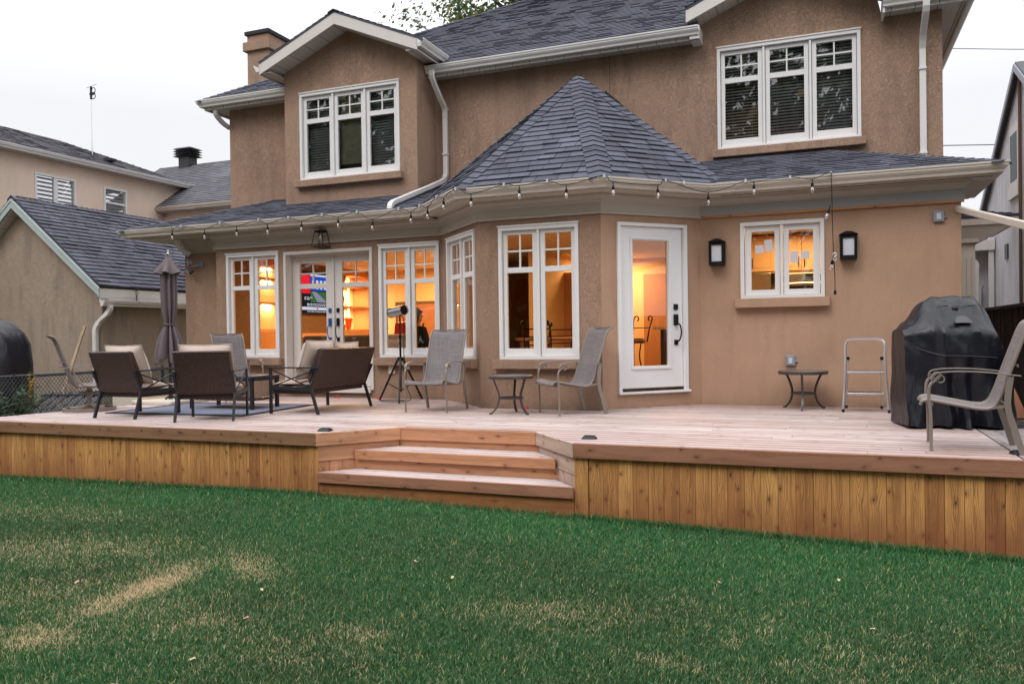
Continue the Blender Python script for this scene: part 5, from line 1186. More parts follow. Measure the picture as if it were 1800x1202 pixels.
# dining table, iron chairs
t = thing('dining_table', 'wooden dining table behind the front turret window', 'table', (-4.0, 12.3, .18))
m = MB(); m.box((-4.55, 11.75, .90), (-3.1, 12.95, .945)); m.build('tabletop', 'int_door', t, bevel=.01)
for a in (-4.45, -3.25):
    for b in (11.85, 12.85): m = MB(); m.box((a-.04, b-.04, .18), (a+.04, b+.04, .90)); m.build('leg', 'int_door', t)
def iron_chair(label, loc, rz):
    t = thing('iron_chair', label, 'chair', loc, rz, 'wrought iron dining chairs')
    m = MB(); m.box((-.2, -.2, .43), (.2, .2, .49)); m.build('seat', 'int_dark', t, local=True, bevel=.02)
    m = MB()
    for s_ in (-1, 1):
        m.tube(bez([(s_*.2, .24, .0), (s_*.2, .2, .45), (s_*.21, .24, .8), (s_*.20, .30, .98), (s_*.20, .36, 1.02), (s_*.20, .37, .97), (s_*.20, .34, .96)], 4), .013, 6)
    for z in (.66, .78, .90): m.tube([(-.2, .235+.06*(z-.66), z), (.2, .235+.06*(z-.66), z)], .011, 6)
    m.build('back_frame', 'black', t, local=True)
    for a in (-.18, .18): m = MB(); m.tube([(a, -.18, 0), (a, -.18, .44)], .012, 6); m.build('leg', 'black', t, local=True)
iron_chair('black iron dining chair nearest the left pane of the front turret window', (-4.72, 11.55, .18), R(55))
iron_chair('black iron dining chair with ladder back in the left turret window pane', (-4.0, 11.45, .18), R(182))
iron_chair('black iron dining chair across the table in the right turret window pane', (-4.35, 13.2, .18), R(0))
# bar stool seen through the patio door
t = thing('bar_stool', 'black iron bar stool with brown seat seen through the patio door', 'bar stool', (-2.78, 12.25, .18), R(-30))
m = MB(); m.lathe([(.001, .66), (.17, .66), (.19, .70), (.15, .74), (.001, .745)], n=18); m.build('seat', 'vase_a', t, smooth=True, local=True)
m = MB()
for s_ in (-1, 1): m.tube(bez([(s_*.15, .15, .68), (s_*.17, .19, .9), (s_*.19, .23, 1.04), (s_*.14, .24, 1.09), (s_*.10, .24, 1.04), (s_*.13, .24, 1.01)], 5), .011, 6)
m.tube([(-.17, .19, .9), (.17, .19, .9)], .01, 6); m.build('back_frame', 'black', t, local=True)
for a in (45, 135, 225, 315): m = MB(); m.tube(bez([(.12*math.cos(R(a)), .12*math.sin(R(a)), .67), (.10*math.cos(R(a)), .10*math.sin(R(a)), .4), (.22*math.cos(R(a)), .22*math.sin(R(a)), 0)], 4), .012, 6); m.build('leg', 'black', t, local=True)
m = MB(); m.tube([(.15*math.cos(a), .15*math.sin(a), .25) for a in [2*math.pi*k_/20 for k_ in range(21)]], .008, 6); m.build('foot_ring', 'black', t, local=True)
# island
t = thing('kitchen_island', 'dark kitchen island with pale worktop seen through the patio door', 'kitchen island', (-2.3, 13.3, .18))
m = MB(); m.box((-2.45, 12.75, .18), (-1.9, 14.2, 1.05)); m.build('cabinet', 'int_grey', t); m = MB(); m.box((-2.55, 12.65, 1.05), (-1.88, 14.3, 1.09)); m.build('worktop', 'int_white', t)
# kitchen wall
M['cab'] = simple('kitchen_cabinet', (.60, .40, .23), .45, 0, .05, 3)
t = thing('kitchen_cabinets', 'cream kitchen wall cabinets with black handles seen through the kitchen window', 'cabinets', (-.6, 14.7, 2.0))
for x0 in (-1.62, -1.2, -.78, -.36, .06, .48):
    d_ = MB(); d_.box((x0+.005, 14.33, 2.02), (x0+.415, 14.36, 2.62)); d_.box((x0+.07, 14.322, 2.09), (x0+.35, 14.33, 2.10)); d_.box((x0+.07, 14.322, 2.54), (x0+.35, 14.33, 2.55)); d_.box((x0+.07, 14.322, 2.10), (x0+.08, 14.33, 2.54)); d_.box((x0+.34, 14.322, 2.10), (x0+.35, 14.33, 2.54))
    o_ = d_.build('cabinet_door', 'cab', t, bevel=.003)
    h_ = MB(); hx = x0+.375 if round((x0+1.62)/.42) % 2 == 0 else x0+.045; h_.tube([(hx, 14.30, 2.07), (hx, 14.30, 2.25)], .008, 6); h_.build('handle', 'black', o_)
m = MB(); m.box((-1.64, 14.36, 1.99), (.92, 14.71, 2.64)); m.build('cabinet_box', 'cab', t)
t = thing('refrigerator', 'steel refrigerator under the cabinets in the left kitchen pane', 'refrigerator', (-1.2, 14.3, .18))
m = MB(); m.box((-1.55, 14.02, .18), (-.84, 14.70, 1.975)); m.build('fridge_body', 'steel', t, bevel=.01)
for x in (-1.22, -1.15): m = MB(); m.tube(bez([(x, 14.0, .9), (x, 13.96, 1.0), (x, 13.96, 1.8), (x, 14.0, 1.9)], 3), .012, 6); m.build('handle', 'alu', t)
t = thing('wall_oven', 'steel microwave oven under the cabinets in the right kitchen pane', 'oven', (-.3, 14.4, 1.5))
m = MB(); m.box((-.72, 14.32, 1.50), (.12, 14.70, 1.975)); m.build('oven_body', 'steel', t, bevel=.008)
m = MB(); m.box((-.30, 14.31, 1.86), (.0, 14.319, 1.955)); m.build('control_panel', 'black', t); m = MB(); m.tube([(-.66, 14.28, 1.80), (.06, 14.28, 1.80)], .014, 8); m.build('handle', 'alu', t); m = MB(); m.box((-.64, 14.312, 1.53), (.04, 14.319, 1.76)); m.build('oven_door', 'black', t)
# wall sconce glow in the hall and bedroom lamp
t = thing('table_lamp', 'small lit lamp behind the blinds in the left pane of the upper right window', 'lamp', (-1.55, 13.9, 3.66))
m = MB(); m.lathe([(.06, 0), (.07, .02), (.02, .05), (.015, .26)], (-1.52, 13.9, 3.66), 12); m.build('lamp_base', 'brass', t); m = MB(); m.lathe([(.02, .24), (.055, .27), (.045, .36), (.001, .37)], (-1.52, 13.9, 3.66), 14); m.build('lamp_shade', 'lampglow', t, smooth=True)
# person inside behind the window
def skinbody(name, nodes, edges, mat, parent, root=0, sub=2):
    me = bpy.data.meshes.new(name); me.from_pydata([n_[0] for n_ in nodes], edges, []); o = bpy.data.objects.new(name, me); C.objects.link(o); o.parent = parent; me.materials.append(M[mat])
    s_ = o.modifiers.new('skin', 'SKIN'); s_.use_smooth_shade = True
    for i, n_ in enumerate(nodes): v_ = me.skin_vertices[0].data[i]; v_.radius = (n_[1], n_[2] if len(n_) > 2 else n_[1]); v_.use_root = i == root
    u_ = o.modifiers.new('sub', 'SUBSURF'); u_.levels = sub; u_.render_levels = sub; return o
M['skin'] = simple('skin', (.45, .24, .16), .5, 0, .04); M['hair'] = simple('dark_hair', (.012, .008, .007), .5); M['darkcloth'] = simple('dark_clothes', (.018, .016, .022), .9)
t = thing('person', 'person with long dark hair and dark top seated indoors with one hand raised', 'person', (-6.5, 12.15, .18), R(160))
nd = [((0, 0, .50), .15, .12), ((0, .02, .70), .13, .10), ((0, .03, .88), .155, .10), ((0, .02, .98), .07, .06), ((0, .01, 1.04), .05, .05), ((0, -.01, 1.11), .075, .085), ((0, -.015, 1.19), .078, .09), ((0, -.01, 1.24), .05, .06),
      ((.18, .02, .93), .055), ((.24, .0, .70), .045), ((.20, -.18, .78), .036), ((.15, -.24, .93), .028), ((.14, -.25, .97), .035, .02),
      ((-.18, .02, .93), .055), ((-.25, .0, .68), .045), ((-.16, -.22, .60), .036), ((-.08, -.30, .58), .03, .02),
      ((.10, -.05, .48), .09), ((.13, -.42, .47), .065), ((.13, -.46, .08), .045), ((.13, -.56, .04), .035, .03),
      ((-.10, -.05, .48), .09), ((-.13, -.42, .47), .065), ((-.13, -.46, .08), .045), ((-.13, -.56, .04), .035, .03)]
for k_ in range(4): nd.append(((.125+.012*k_, -.262, 1.01), .009)); nd.append(((.125+.012*k_, -.272, 1.05-.004*abs(k_-1)), .008))
nd.append(((.165, -.235, .985), .01)); nd.append(((.185, -.235, 1.01), .008))
ed = [(0, 1), (1, 2), (2, 3), (3, 4), (4, 5), (5, 6), (6, 7), (2, 8), (8, 9), (9, 10), (10, 11), (11, 12), (2, 13), (13, 14), (14, 15), (15, 16), (0, 17), (17, 18), (18, 19), (19, 20), (0, 21), (21, 22), (22, 23), (23, 24)]
for k_ in range(4): ed += [(12, 25+2*k_), (25+2*k_, 26+2*k_)]
ed += [(12, 33), (33, 34)]
body = skinbody('body', nd, ed, 'skin', t)
cl_ = [((0, 0, .50), .165, .135), ((0, .02, .70), .145, .115), ((0, .03, .88), .17, .115), ((0, .02, .965), .08, .075), ((.18, .02, .93), .066), ((.24, .0, .70), .056), ((.205, -.17, .775), .045), ((-.18, .02, .93), .066), ((-.25, .0, .68), .056), ((-.17, -.20, .605), .045), ((.10, -.05, .48), .10), ((.13, -.42, .47), .076), ((.13, -.46, .12), .056), ((-.10, -.05, .48), .10), ((-.13, -.42, .47), .076), ((-.13, -.46, .12), .056)]
skinbody('clothing', cl_, [(0, 1), (1, 2), (2, 3), (2, 4), (4, 5), (5, 6), (2, 7), (7, 8), (8, 9), (0, 10), (10, 11), (11, 12), (0, 13), (13, 14), (14, 15)], 'darkcloth', t)
skinbody('hair', [((0, .02, 1.255), .07, .075), ((0, .05, 1.19), .095, .075), ((0, .075, 1.08), .10, .06), ((0, .10, .95), .09, .045), ((0, .11, .85), .05, .02)], [(0, 1), (1, 2), (2, 3), (3, 4)], 'hair', t, 1)
m = MB()
for s_ in (-1, 1): m.lathe([(.001, -.012), (.010, -.006), (.012, 0), (.010, .006), (.001, .012)], (s_*.03, -.093, 1.155), 8)
m.build('eyes', 'black', t, local=True)
m = MB(); m.prism([(-.012, -.088, 1.115), (.012, -.088, 1.115), (0, -.092, 1.15)], (0, -.02, 0)); m.box((-.022, -.094, 1.083), (.022, -.086, 1.09)); m.build('face_features', 'skin', t, local=True)
LAMPS = LAMPS+[(a[0], a[1], a[2], a[3]*2.2, (1., .74, .36)) for a in LAMPX]+[('bedroom_light', (-1.3, 14.2, 5.2), .3, 3)]
# ================================================================== NEIGHBOURS
M['mint'] = simple('fascia_mint', (.42, .50, .50), .5, 0, .08, 3); M['fencewood'] = wood('dark_fence', (.055, .04, .035), (.03, .024, .022), (.015, .01, .01), 70, .4, .9)
M['skirt2'] = wood('leaning_timber', (.36, .25, .16), (.3, .2, .12), (.12, .08, .05), 60, .3, .8)
gt = thing('garage', 'neighbour garage with stained render, pale blue gable trim and old grey shingles', 'garage', (-16.8, 15., GZ))
m = MB(); wallpanel(m, (-19.1, 12.75), (-14.42, 12.75), GZ-.3, 2.15); wallpanel(m, (-14.42, 12.75), (-14.42, 20.), GZ-.3, 2.2); m.prism([(-19.1, 12.75, 2.15), (-14.42, 12.75, 2.15), (-16.78, 12.75, 4.05)], (0, .14, 0)); m.build('wall', ['stucco_grey', 'stucco_grey'], gt)
m = MB(); xr, zr = -16.78, 4.22; kk = .80
def gr_(x): return zr-kk*abs(x-xr)
shingles(m, [(-14.2, 12.5, gr_(-14.2)), (-14.2, 20, gr_(-14.2)), (xr, 20, zr), (xr, 12.5, zr)], (0, 1, 0), expo=.15, wmin=.29, wmax=.33, lift=.014, rough=.014, tv=.3, gap=.012)
shingles(m, [(-19.4, 12.5, gr_(-19.4)), (xr, 12.5, zr), (xr, 20, zr), (-19.4, 20, gr_(-19.4))], (0, 1, 0), expo=.15, wmin=.28, wmax=.34)
hipcaps(m, (xr, 12.5, zr), (xr, 20, zr+.001), (kk, 0, 1), (-kk, 0, 1), .15, .15, .03); m.build('roof', 'shingle_old', gt)
m = MB(); 
for sx, xe in ((1, -14.2), (-1, -19.4)):
    m.prism([(xr, 12.48, zr-.05), (xe, 12.48, gr_(xe)-.05), (xe, 12.48, gr_(xe)-.24), (xr, 12.48, zr-.26)], (0, .03, 0)); m.prism([(xr, 12.465, zr-.05), (xe, 12.465, gr_(xe)-.05), (xe, 12.465, gr_(xe)-.11), (xr, 12.465, zr-.115)], (0, .014, 0))
m.build('gable_trim', 'mint', gt, bevel=.004)
m = MB()
for xe in (-14.2, -19.4): m.prism([(xr, 12.515, zr-.27), (xe, 12.515, gr_(xe)-.25), (xe, 12.515, gr_(xe)-.265), (xr, 12.515, zr-.285)], (0, .232, 0))
m.build('soffit', 'soffit', gt)
m = MB(); m.box((-14.26, 12.54, 1.80), (-14.23, 20, 2.10)); m.box((-14.42, 12.58, 1.93), (-14.22, 20, 1.945)); m.build('fascia', 'plastgrey2', gt) if False else m.build('fascia', 'gutterw', gt)
m = MB(); sweep(m, [(-14.08, 12.52), (-14.06, 20)], [(d, z-1.12) for d, z in GP]); m.build('gutter', 'gutterw', gt)
spout([(-14.12, 12.68, 1.74), (-14.12, 12.68, 1.66), (-14.2, 12.66, 1.54), (-14.42, 12.66, 1.38), (-14.52, 12.66, 1.24), (-14.53, 12.66, 1.05)], parent=gt, w=.10, h=.08, fl=4)
spout([(-14.53, 12.66, 1.06), (-14.53, 12.66, -.95)], parent=gt, w=.10, h=.08, fl=1)
# seedling growing in that gutter
def leafplant(name, label, cat, loc, h, nst, spread, leaf, mat, n_leaf=10, seed=0, mat2=None, grp=None, lean=(0, 0)):
    rr = random.Random(seed); t = thing(name, label, cat, loc, 0, grp); m = MB(); f = MB()
    for s_ in range(nst):
        a = rr.uniform(0, 6.28); d = rr.uniform(.2, 1)*spread; hh = h*rr.uniform(.6, 1); x0, y0 = rr.uniform(-1, 1)*spread*.45, rr.uniform(-1, 1)*spread*.45
        P = bez([(x0, y0, -.02), (x0+d*math.cos(a)*.3+lean[0]*.3, y0+d*math.sin(a)*.3+lean[1]*.3, hh*.5), (x0+d*math.cos(a)+lean[0], y0+d*math.sin(a)+lean[1], hh)], 5); m.tube(P, .004, 5)
        for k_ in range(n_leaf):
            p = P[min(len(P)-1, int((.15+.85*k_/n_leaf)*len(P)))]; b = rr.uniform(0, 6.28); up = rr.uniform(-.5, .6); L_ = leaf*rr.uniform(.6, 1.2)
            dd = Vector((math.cos(b), math.sin(b), up)).normalized(); sd = dd.cross(Vector((0, 0, 1))).normalized()*L_*.32; tip = p+dd*L_; mid = p+dd*L_*.5+Vector((0, 0, L_*.08))
            f.face([p, mid+sd, tip, mid-sd], tint=rr.random())
    m.build('stem', 'stem', t, local=True); f.build('foliage', mat, t, local=True); return t
def leafmat(name, A, B, Cc=None, rough=.55):
    t = NT(name); c = t.mix(t.tint(), A, B)
    if Cc: c = t.mix(t.math('GREATER_THAN', t.tint(), .92), c, Cc)
    b = t.n('ShaderNodeBsdfPrincipled'); t.set(b.inputs['Base Color'], c); b.inputs['Roughness'].default_value = rough
    tr = t.n('ShaderNodeBsdfTranslucent'); t.set(tr.inputs[0], c); mx_ = t.n('ShaderNodeMixShader'); mx_.inputs[0].default_value = .3
    t.t.links.new(b.outputs[0], mx_.inputs[1]); t.t.links.new(tr.outputs[0], mx_.inputs[2]); t.t.links.new(mx_.outputs[0], t.out.inputs[0]); return t.m
M['stem'] = simple('green_stem', (.10, .12, .05), .8); M['leaf'] = leafmat('leaf_green', (.02, .055, .03), (.06, .12, .055)); M['leaf_tree'] = leafmat('tree_leaf', (.04, .085, .02), (.12, .19, .05), (.35, .28, .05)); M['leaf_dark'] = leafmat('dark_leaf', (.012, .03, .012), (.04, .07, .02), (.2, .16, .03)); M['bark'] = simple('bark', (.07, .055, .045), .95, 0, .4, 8, .6, 30)
M['yellow'] = simple('yellow_flower', (.6, .38, .02), .8)
leafplant('seedling', 'small green seedling growing out of the garage gutter', 'plant', (-14.14, 13.4, 1.83), .42, 3, .06, .07, 'leaf', 7, 3)
leafplant('shrub', 'leafy shrub at the left edge of the picture in front of the chain link fence', 'shrub', (-10.72, 7.9, GZ), 1.06, 40, .42, .10, 'leaf', 24, 5, lean=(0, .05))
leafplant('shrub', 'low green plants growing along the foot of the chain link fence by the deck corner', 'shrub', (-10.50, 8.45, GZ), .74, 34, .5, .09, 'leaf', 16, 8)
leafplant('weeds', 'green and brown weeds behind the deck edge under the chain link fence', 'weeds', (-11.6, 10.6, GZ), .75, 26, .5, .08, 'leaf', 12, 11)
t = leafplant('goldenrod', 'yellow flowering goldenrod sprig in front of the chain link fence', 'flower', (-10.62, 8.15, .1), .46, 5, .12, .03, 'yellow', 60, 21)
leafplant('roof_sprig', 'thin reddish sprig sticking up from the lower roof edge above the string lights', 'plant', (-8.52, 10.93, 2.98), .16, 2, .02, .018, 'redleaf', 9, 9) if False else None
M['redleaf'] = simple('red_leaf', (.4, .08, .08), .7)
leafplant('roof_sprig', 'thin reddish sprig sticking up from the lower roof edge above the string lights', 'plant', (-8.52, 10.93, 2.98), .16, 2, .02, .018, 'redleaf', 9, 9)
# neighbour house on the left
nh = thing('neighbour_house', 'pale beige two storey house behind the garage on the left', 'house', (-20., 17., GZ))
m = MB(); wallpanel(m, (-19.3, 5.), (-19.3, 20.4), GZ, 5.95, [(10.04, 11.24, 4.60, 5.43), (12.2, 12.98, 4.60, 5.41)]); wallpanel(m, (-19.3, 19.45), (-13., 19.45), GZ, 4.95); m.build('wall', ['stucco_pale', 'int_grey'], nh)
def nwin(u0, u1, z0, z1, n):
    T = frame2((-19.3, 5.), (-19.3, 20.4)); w = MB()
    for a, b, c, d in ((u0, u1, z1-.06, z1), (u0, u1, z0, z0+.06), (u0, u0+.06, z0+.06, z1-.06), (u1-.06, u1, z0+.06, z1-.06)): w.box((a, -.06, c), (b, .03, d), T=T)
    if n == 2: c = (u0+u1)/2; w.box((c-.06, -.06, z0+.06), (c+.06, .02, z1-.06), T=T)
    else: w.box((u0+.06, -.05, (z0+z1)/2-.03), (u1-.06, .01, (z0+z1)/2+.03), T=T)
    o = w.build('window', 'trim', nh, bevel=.004); g = MB(); g.face([T(u0, -.03, z0), T(u1, -.03, z0), T(u1, -.03, z1), T(u0, -.03, z1)]); g.build('pane', 'glass_up', o)
    b = MB(); z = z1-.08
    while z > z0+.1: b.box((u0+.05, -.10, z-.05), (u1-.05, -.09, z), T=T); z -= .11
    b.build('blind', 'int_white', o)
nwin(10.02, 11.26, 4.58, 5.45, 2); nwin(12.18, 13.0, 4.55, 5.43, 1)
m = MB(); sweep(m, [(-18.05, 5.), (-18.05, 20.4), (-19.2, 20.4)][::1] if False else [(-18.92, 5.), (-18.92, 20.35)], [(d, z+3.0) for d, z in GP]); m.build('gutter', 'gutterw', nh)
m = MB(); m.box((-19.3, 5, 5.84), (-19.05, 20.3, 5.86)); m.build('soffit', 'soffit', nh)
m = MB(); kn = .42; ex, ez = -19.0, 5.98
shingles(m, [(ex, 5., ez), (ex, 20.3, ez), (ex-2.6, 17.7, ez+2.6*kn), (ex-2.6, 5., ez+2.6*kn)], (0, 1, 0), expo=.14)
shingles(m, [(ex, 20.3, ez), (ex-5.2, 20.3, ez), (ex-2.6, 17.7, ez+2.6*kn)], (1, 0, 0)); 
shingles(m, [(-22., 19.12, 5.12), (-13.5, 19.12, 5.12), (-13.5, 22., 7.08), (-22., 22., 7.08)], (1, 0, 0), expo=.15); shingles(m, [(-22., 22., 7.08), (-13.5, 22., 7.08), (-13.5, 24.5, 5.4), (-22., 24.5, 5.4)], (1, 0, 0), expo=.15)
m.build('roof', 'shingle_far', nh)
m = MB(); sweep(m, [(-19.28, 19.05), (-13.2, 19.05)], [(d, z+2.13) for d, z in GP]); m.build('gutter', 'gutter', nh)
m = MB(); m.box((-19.28, 19.17, 4.95), (-13.2, 19.45, 4.97)); m.build('soffit', 'soffit', nh)
m = MB(); m.box((-18.7, 19.42, 3.6), (-17.2, 19.448, 4.75)); m.build('window_opening', 'int_dark', nh)
m = MB(); m.box((-19.75, 17.6, 6.28), (-19.5, 17.85, 6.36)); m.build('roof_vent', 'underlay', nh)
v = thing('roof_vent', 'black louvred roof vent on the neighbour roof ridge', 'vent', (-20.73, 22., 6.9))
m = MB(); m.box((-20.95, 21.8, 6.8), (-20.5, 22.2, 7.42)); m.build('vent_shaft', 'darkmetal', v)
m = MB()
for i in range(4): z = 7.36+i*.085; m.hexa([(-21.12, 21.7, z), (-20.32, 21.7, z), (-20.32, 22.3, z), (-21.12, 22.3, z), (-21.02, 21.78, z+.055), (-20.42, 21.78, z+.055), (-20.42, 22.2, z+.055), (-21.02, 22.2, z+.055)])
m.build('vent_louvre', 'darkmetal', v)
a = thing('antenna', 'tall thin television antenna mast above the left neighbour roof', 'antenna', (-20.3, 17.7, 6.5))
m = MB(); m.tube([(-20.3, 17.7, 6.2), (-20.3, 17.7, 8.5)], .014, 6); m.build('mast', 'alu', a)
m = MB(); m.box((-20.33, 17.68, 8.18), (-20.28, 17.72, 8.56)); m.tube([(-20.5, 17.7, 8.54), (-20.08, 17.7, 8.60)], .006, 5)
for z in (8.26, 8.44): m.tube([(-20.21+.075*math.cos(b), 17.7, z+.075*math.sin(b)) for b in [2*math.pi*k_/16 for k_ in range(17)]], .012, 6)
m.box((-20.34, 17.67, 8.31), (-20.17, 17.73, 8.37)); m.build('antenna_loop', 'black', a)
# chain link fence beside the deck
M['mesh_wire'] = simple('fence_wire', (.10, .11, .12), .5, .5, .2)
f = thing('chain_link_fence', 'black chain link fence with top rail running back along the left side of the deck', 'fence', (-11., 9., GZ))
m = MB(); m.tube([(-11., 2.5, .49), (-11., 12.35, .49)], .022, 8); m.build('top_rail', 'darkmetal', f, smooth=True)
m = MB(); s_ = .062; y = 2.5-1.2
while y < 12.4:
    for sg in (1, -1):
        z0_, z1_ = -.66, .52
        ya, yb = (y, y+(z1_-z0_)*.8) if sg > 0 else (y+(z1_-z0_)*.8, y)
        if max(ya, yb) < 12.4 and min(ya, yb) > 2.5: m.bar((-11.0+.026+sg*.003, ya, z0_), (-11.0+.026+sg*.003, yb, z1_), .006, .006)
    y += s_
m.build('wire_mesh', 'mesh_wire', f)
for y in (2.6, 5.4, 8.2, 11.0): m = MB(); m.tube([(-11.02, y, -.9), (-11.02, y, .53)], .026, 8); m.build('post', 'darkmetal', f)
# tall covered thing behind the fence
t = thing('covered_heater', 'tall thing under a black zipped cover behind the fence at the left edge', 'garden cover', (-13.3, 9.6, GZ))
m = MB(); rg = []
for z, w_, d_ in ((-.66, .66, .45), (-.2, .66, .46), (.6, .64, .45), (.95, .60, .43), (1.15, .5, .38), (1.32, .3, .28), (1.42, .05, .05)):
    rg.append([(-13.45+w_*math.copysign(abs(math.cos(b))**.6, math.cos(b))+.03*math.sin(b*7+z*4)+.012*math.sin(b*15-z*9), 9.6+d_*math.copysign(abs(math.sin(b))**.6, math.sin(b))+.012*math.sin(b*11+z*5), z) for b in [2*math.pi*k_/40 for k_ in range(40)]])
m._rings(rg, True); m.build('cover', 'cover', t, smooth=True)
# leaning planks and pallet
for i, (p, q, w_, lb, mt) in enumerate((((-13.6, 11.35, -.66), (-14.62, 12.25, 1.55), .05, 'long pale timber leaning on the garage wall', 'raww'), ((-12.75, 10.9, -.66), (-13.3, 12.3, .75), .12, 'weathered broad plank leaning on the garage wall beside the downspout', 'greyboard'))):
    pass
m = MB(); m.bar((-12.85, 10.2, -.66), (-14.55, 12.42, 1.30), .05, .05, tint=.2); tag(setorigin(m.build('timber_pole', 'skirt2'), (-12.85, 10.2, -.66)), 'long thin timber leaning against the garage wall', 'timber')
m = MB(); m.bar((-12.55, 10.6, -.66), (-13.6, 12.40, .80), .12, .03, tint=.2); tag(setorigin(m.build('plank', 'greyboard'), (-12.55, 10.6, -.66)), 'weathered broken plank leaning against the garage wall beside the downspout', 'plank')
p_ = thing('pallet', 'broken dark plastic pallet tipped over behind the fence', 'pallet', (-11.65, 9.5, -.22), R(20)); m = MB()
for i in range(7): m.bar((-.45+i*.15, -.35, .02), (-.40+i*.15, .35, .36), .10, .02)
m.build('slat', 'cover', p_, local=True); m = MB(); m.bar((-.5, -.2, .05), (.55, -.2, .05), .06, .06); m.bar((-.5, .25, .30), (.55, .25, .30), .06, .06); m.build('pallet_rail', 'cover', p_, local=True)
m = MB(); m.box((-10.62, 9.55, -.66), (-10.0, 10.55, .22)); o = m.build('storage_box', 'cream', bevel=.01); setorigin(o, (-10.3, 10., -.66)); tag(o, 'low cream storage box beside the left end of the deck', 'box')
# right neighbour
M['bluedark'] = simple('dark_window', (.03, .05, .06), .5)
rn = thing('neighbour_house', 'grey rendered gabled house with steep roof at the right edge', 'house', (6., 19., GZ))
XN = 3.5; kr_ = .607; yp, zp = 17.67, 5.95
m = MB()
m.prism([(XN, 10.5, GZ), (XN, 21.2, GZ), (XN, 21.2, zp-kr_*(21.2-yp)), (XN, yp, zp), (XN, 10.5, zp-kr_*(yp-10.5))], (6, 0, 0)); m.build('wall', 'stucco_cool', rn)
m = MB()
for sg, yy in ((1, 22.6), (-1, 9.8)):
    m.prism([(XN-.10, yp, zp+.02), (XN-.10, yy, zp+.02-kr_*abs(yy-yp)), (XN-.10, yy, zp+.09-kr_*abs(yy-yp)), (XN-.10, yp, zp+.09)], (7, 0, 0))
m.build('roof', 'shingle_far', rn)
m = MB()
for sg, yy in ((1, 22.6), (-1, 9.8)): m.prism([(XN-.13, yp, zp-.08), (XN-.13, yy, zp-.08-kr_*abs(yy-yp)), (XN-.13, yy, zp+.06-kr_*abs(yy-yp)), (XN-.13, yp, zp+.06)], (.03, 0, 0))
m.build('rake_board', 'plastgrey', rn)
w_ = MB(); w_.box((XN-.03, 17.85, 3.80), (XN-.002, 18.62, 4.98)); w_.box((XN-.05, 17.8, 3.55), (XN-.002, 18.68, 3.79)); w_.build('window_surround', 'trim2', rn); g = MB(); g.box((XN-.036, 17.95, 3.88), (XN-.031, 18.52, 4.80)); g.build('pane', 'bluedark', rn)
m = MB(); m.tube([(XN-.04, 17.62, 1.0), (XN-.04, 17.62, 6.0)], .03, 8); m.build('conduit', 'redpipe', rn) if 'redpipe' in M else m.build('conduit', 'brick', rn) if 'brick' in M else m.build('conduit', 'int_dark', rn)
spout([(XN-.08, 20.3, 3.1), (XN-.08, 20.3, 1.3)], parent=rn, w=.10, h=.09, fl=1)
m = MB(); m.box((XN-.03, 18.9, 2.42), (XN-.002, 19.15, 2.72)); m.build('wall_vent', 'greydk', rn)
m = MB(); m.box((XN-.38, 20.7, GZ), (XN-.02, 21.2, 2.95)); m.build('flue_chase', 'stucco_cool', rn); m = MB(); m.tube([(XN-.3, 20.5, .4), (XN-.3, 20.5, 1.9)], .09, 12); m.tube([(XN-.3, 20.5, 1.9), (XN-.3, 20.5, 1.95)], .11, 12); m.build('flue_pipe', 'alu', rn, smooth=False)
spout([(XN-.62, 20.0, 2.85), (XN-.62, 20.0, 2.6), (XN-.42, 20.0, 2.42), (XN-.42, 20., 2.2), (XN-.42, 20., 1.2)], parent=rn, w=.10, h=.09, fl=3)
m = MB(); m.box((XN-.62, 20.2, 2.72), (XN-.02, 21.4, 2.95)); m.build('lower_eave', 'gutterw', rn)
f = thing('board_fence', 'dark weathered board fence behind the grill at the right edge', 'fence', (2.7, 12., GZ)); m = MB(); y = 8.0
while y < 19.5: m.box((2.50+random.uniform(0, .015), y, GZ), (2.53, y+.13, 1.28), L=2); y += .14
m.build('fence_boards', 'fencewood', f); m = MB(); m.box((2.44, 8., 1.285), (2.58, 19.5, 1.33), L=1); m.box((2.54, 8, .2), (2.58, 19.5, .3), L=1); m.build('fence_rail', 'fencewood', f)
m = MB(); m.box((1.83, 9.0, -.3), (2.5, 15.2, -.10)); t_ = NT('rubble_ground'); pp = t_.geo(); vv = t_.voro(pp, 11.); M['rubble'] = t_.pbr(t_.mix(t_.mr(vv, 0., .7), (.20, .18, .17), (.05, .04, .035)), .95, 0, t_.bump(vv, .9, .03)); m.build('gravel_strip', 'rubble', kind='structure')
# leaning patterned board behind the grill
m = MB(); m.bar((1.95, 10.2, .0), (1.62, 10.9, 1.15), .25, .03); tag(setorigin(m.build('leaning_board', 'canvas'), (1.95, 10.2, 0)), 'reddish board leaning behind the covered grill', 'board')
# power lines
for i, (p, q, sag, lb) in enumerate((((-3., 24.6, 9.6), (24., 51.9, 14.6), .15, 'upper power line at the right of the sky'), ((-4., 24.45, 6.55), (18., 29.95, 6.0), .06, 'lower power line behind the right corner of the roof'), ((-21., 24., 7.1), (-12., 26., 9.4), .2, 'thin power line behind the left neighbour roof vent'))):
    P = [Vector(p).lerp(Vector(q), k_/12)-Vector((0, 0, sag*math.sin(math.pi*k_/12))) for k_ in range(13)]; m = MB(); m.tube(P, .014, 5); tag(setorigin(m.build('power_line', 'black'), P[0]), lb, 'power line')
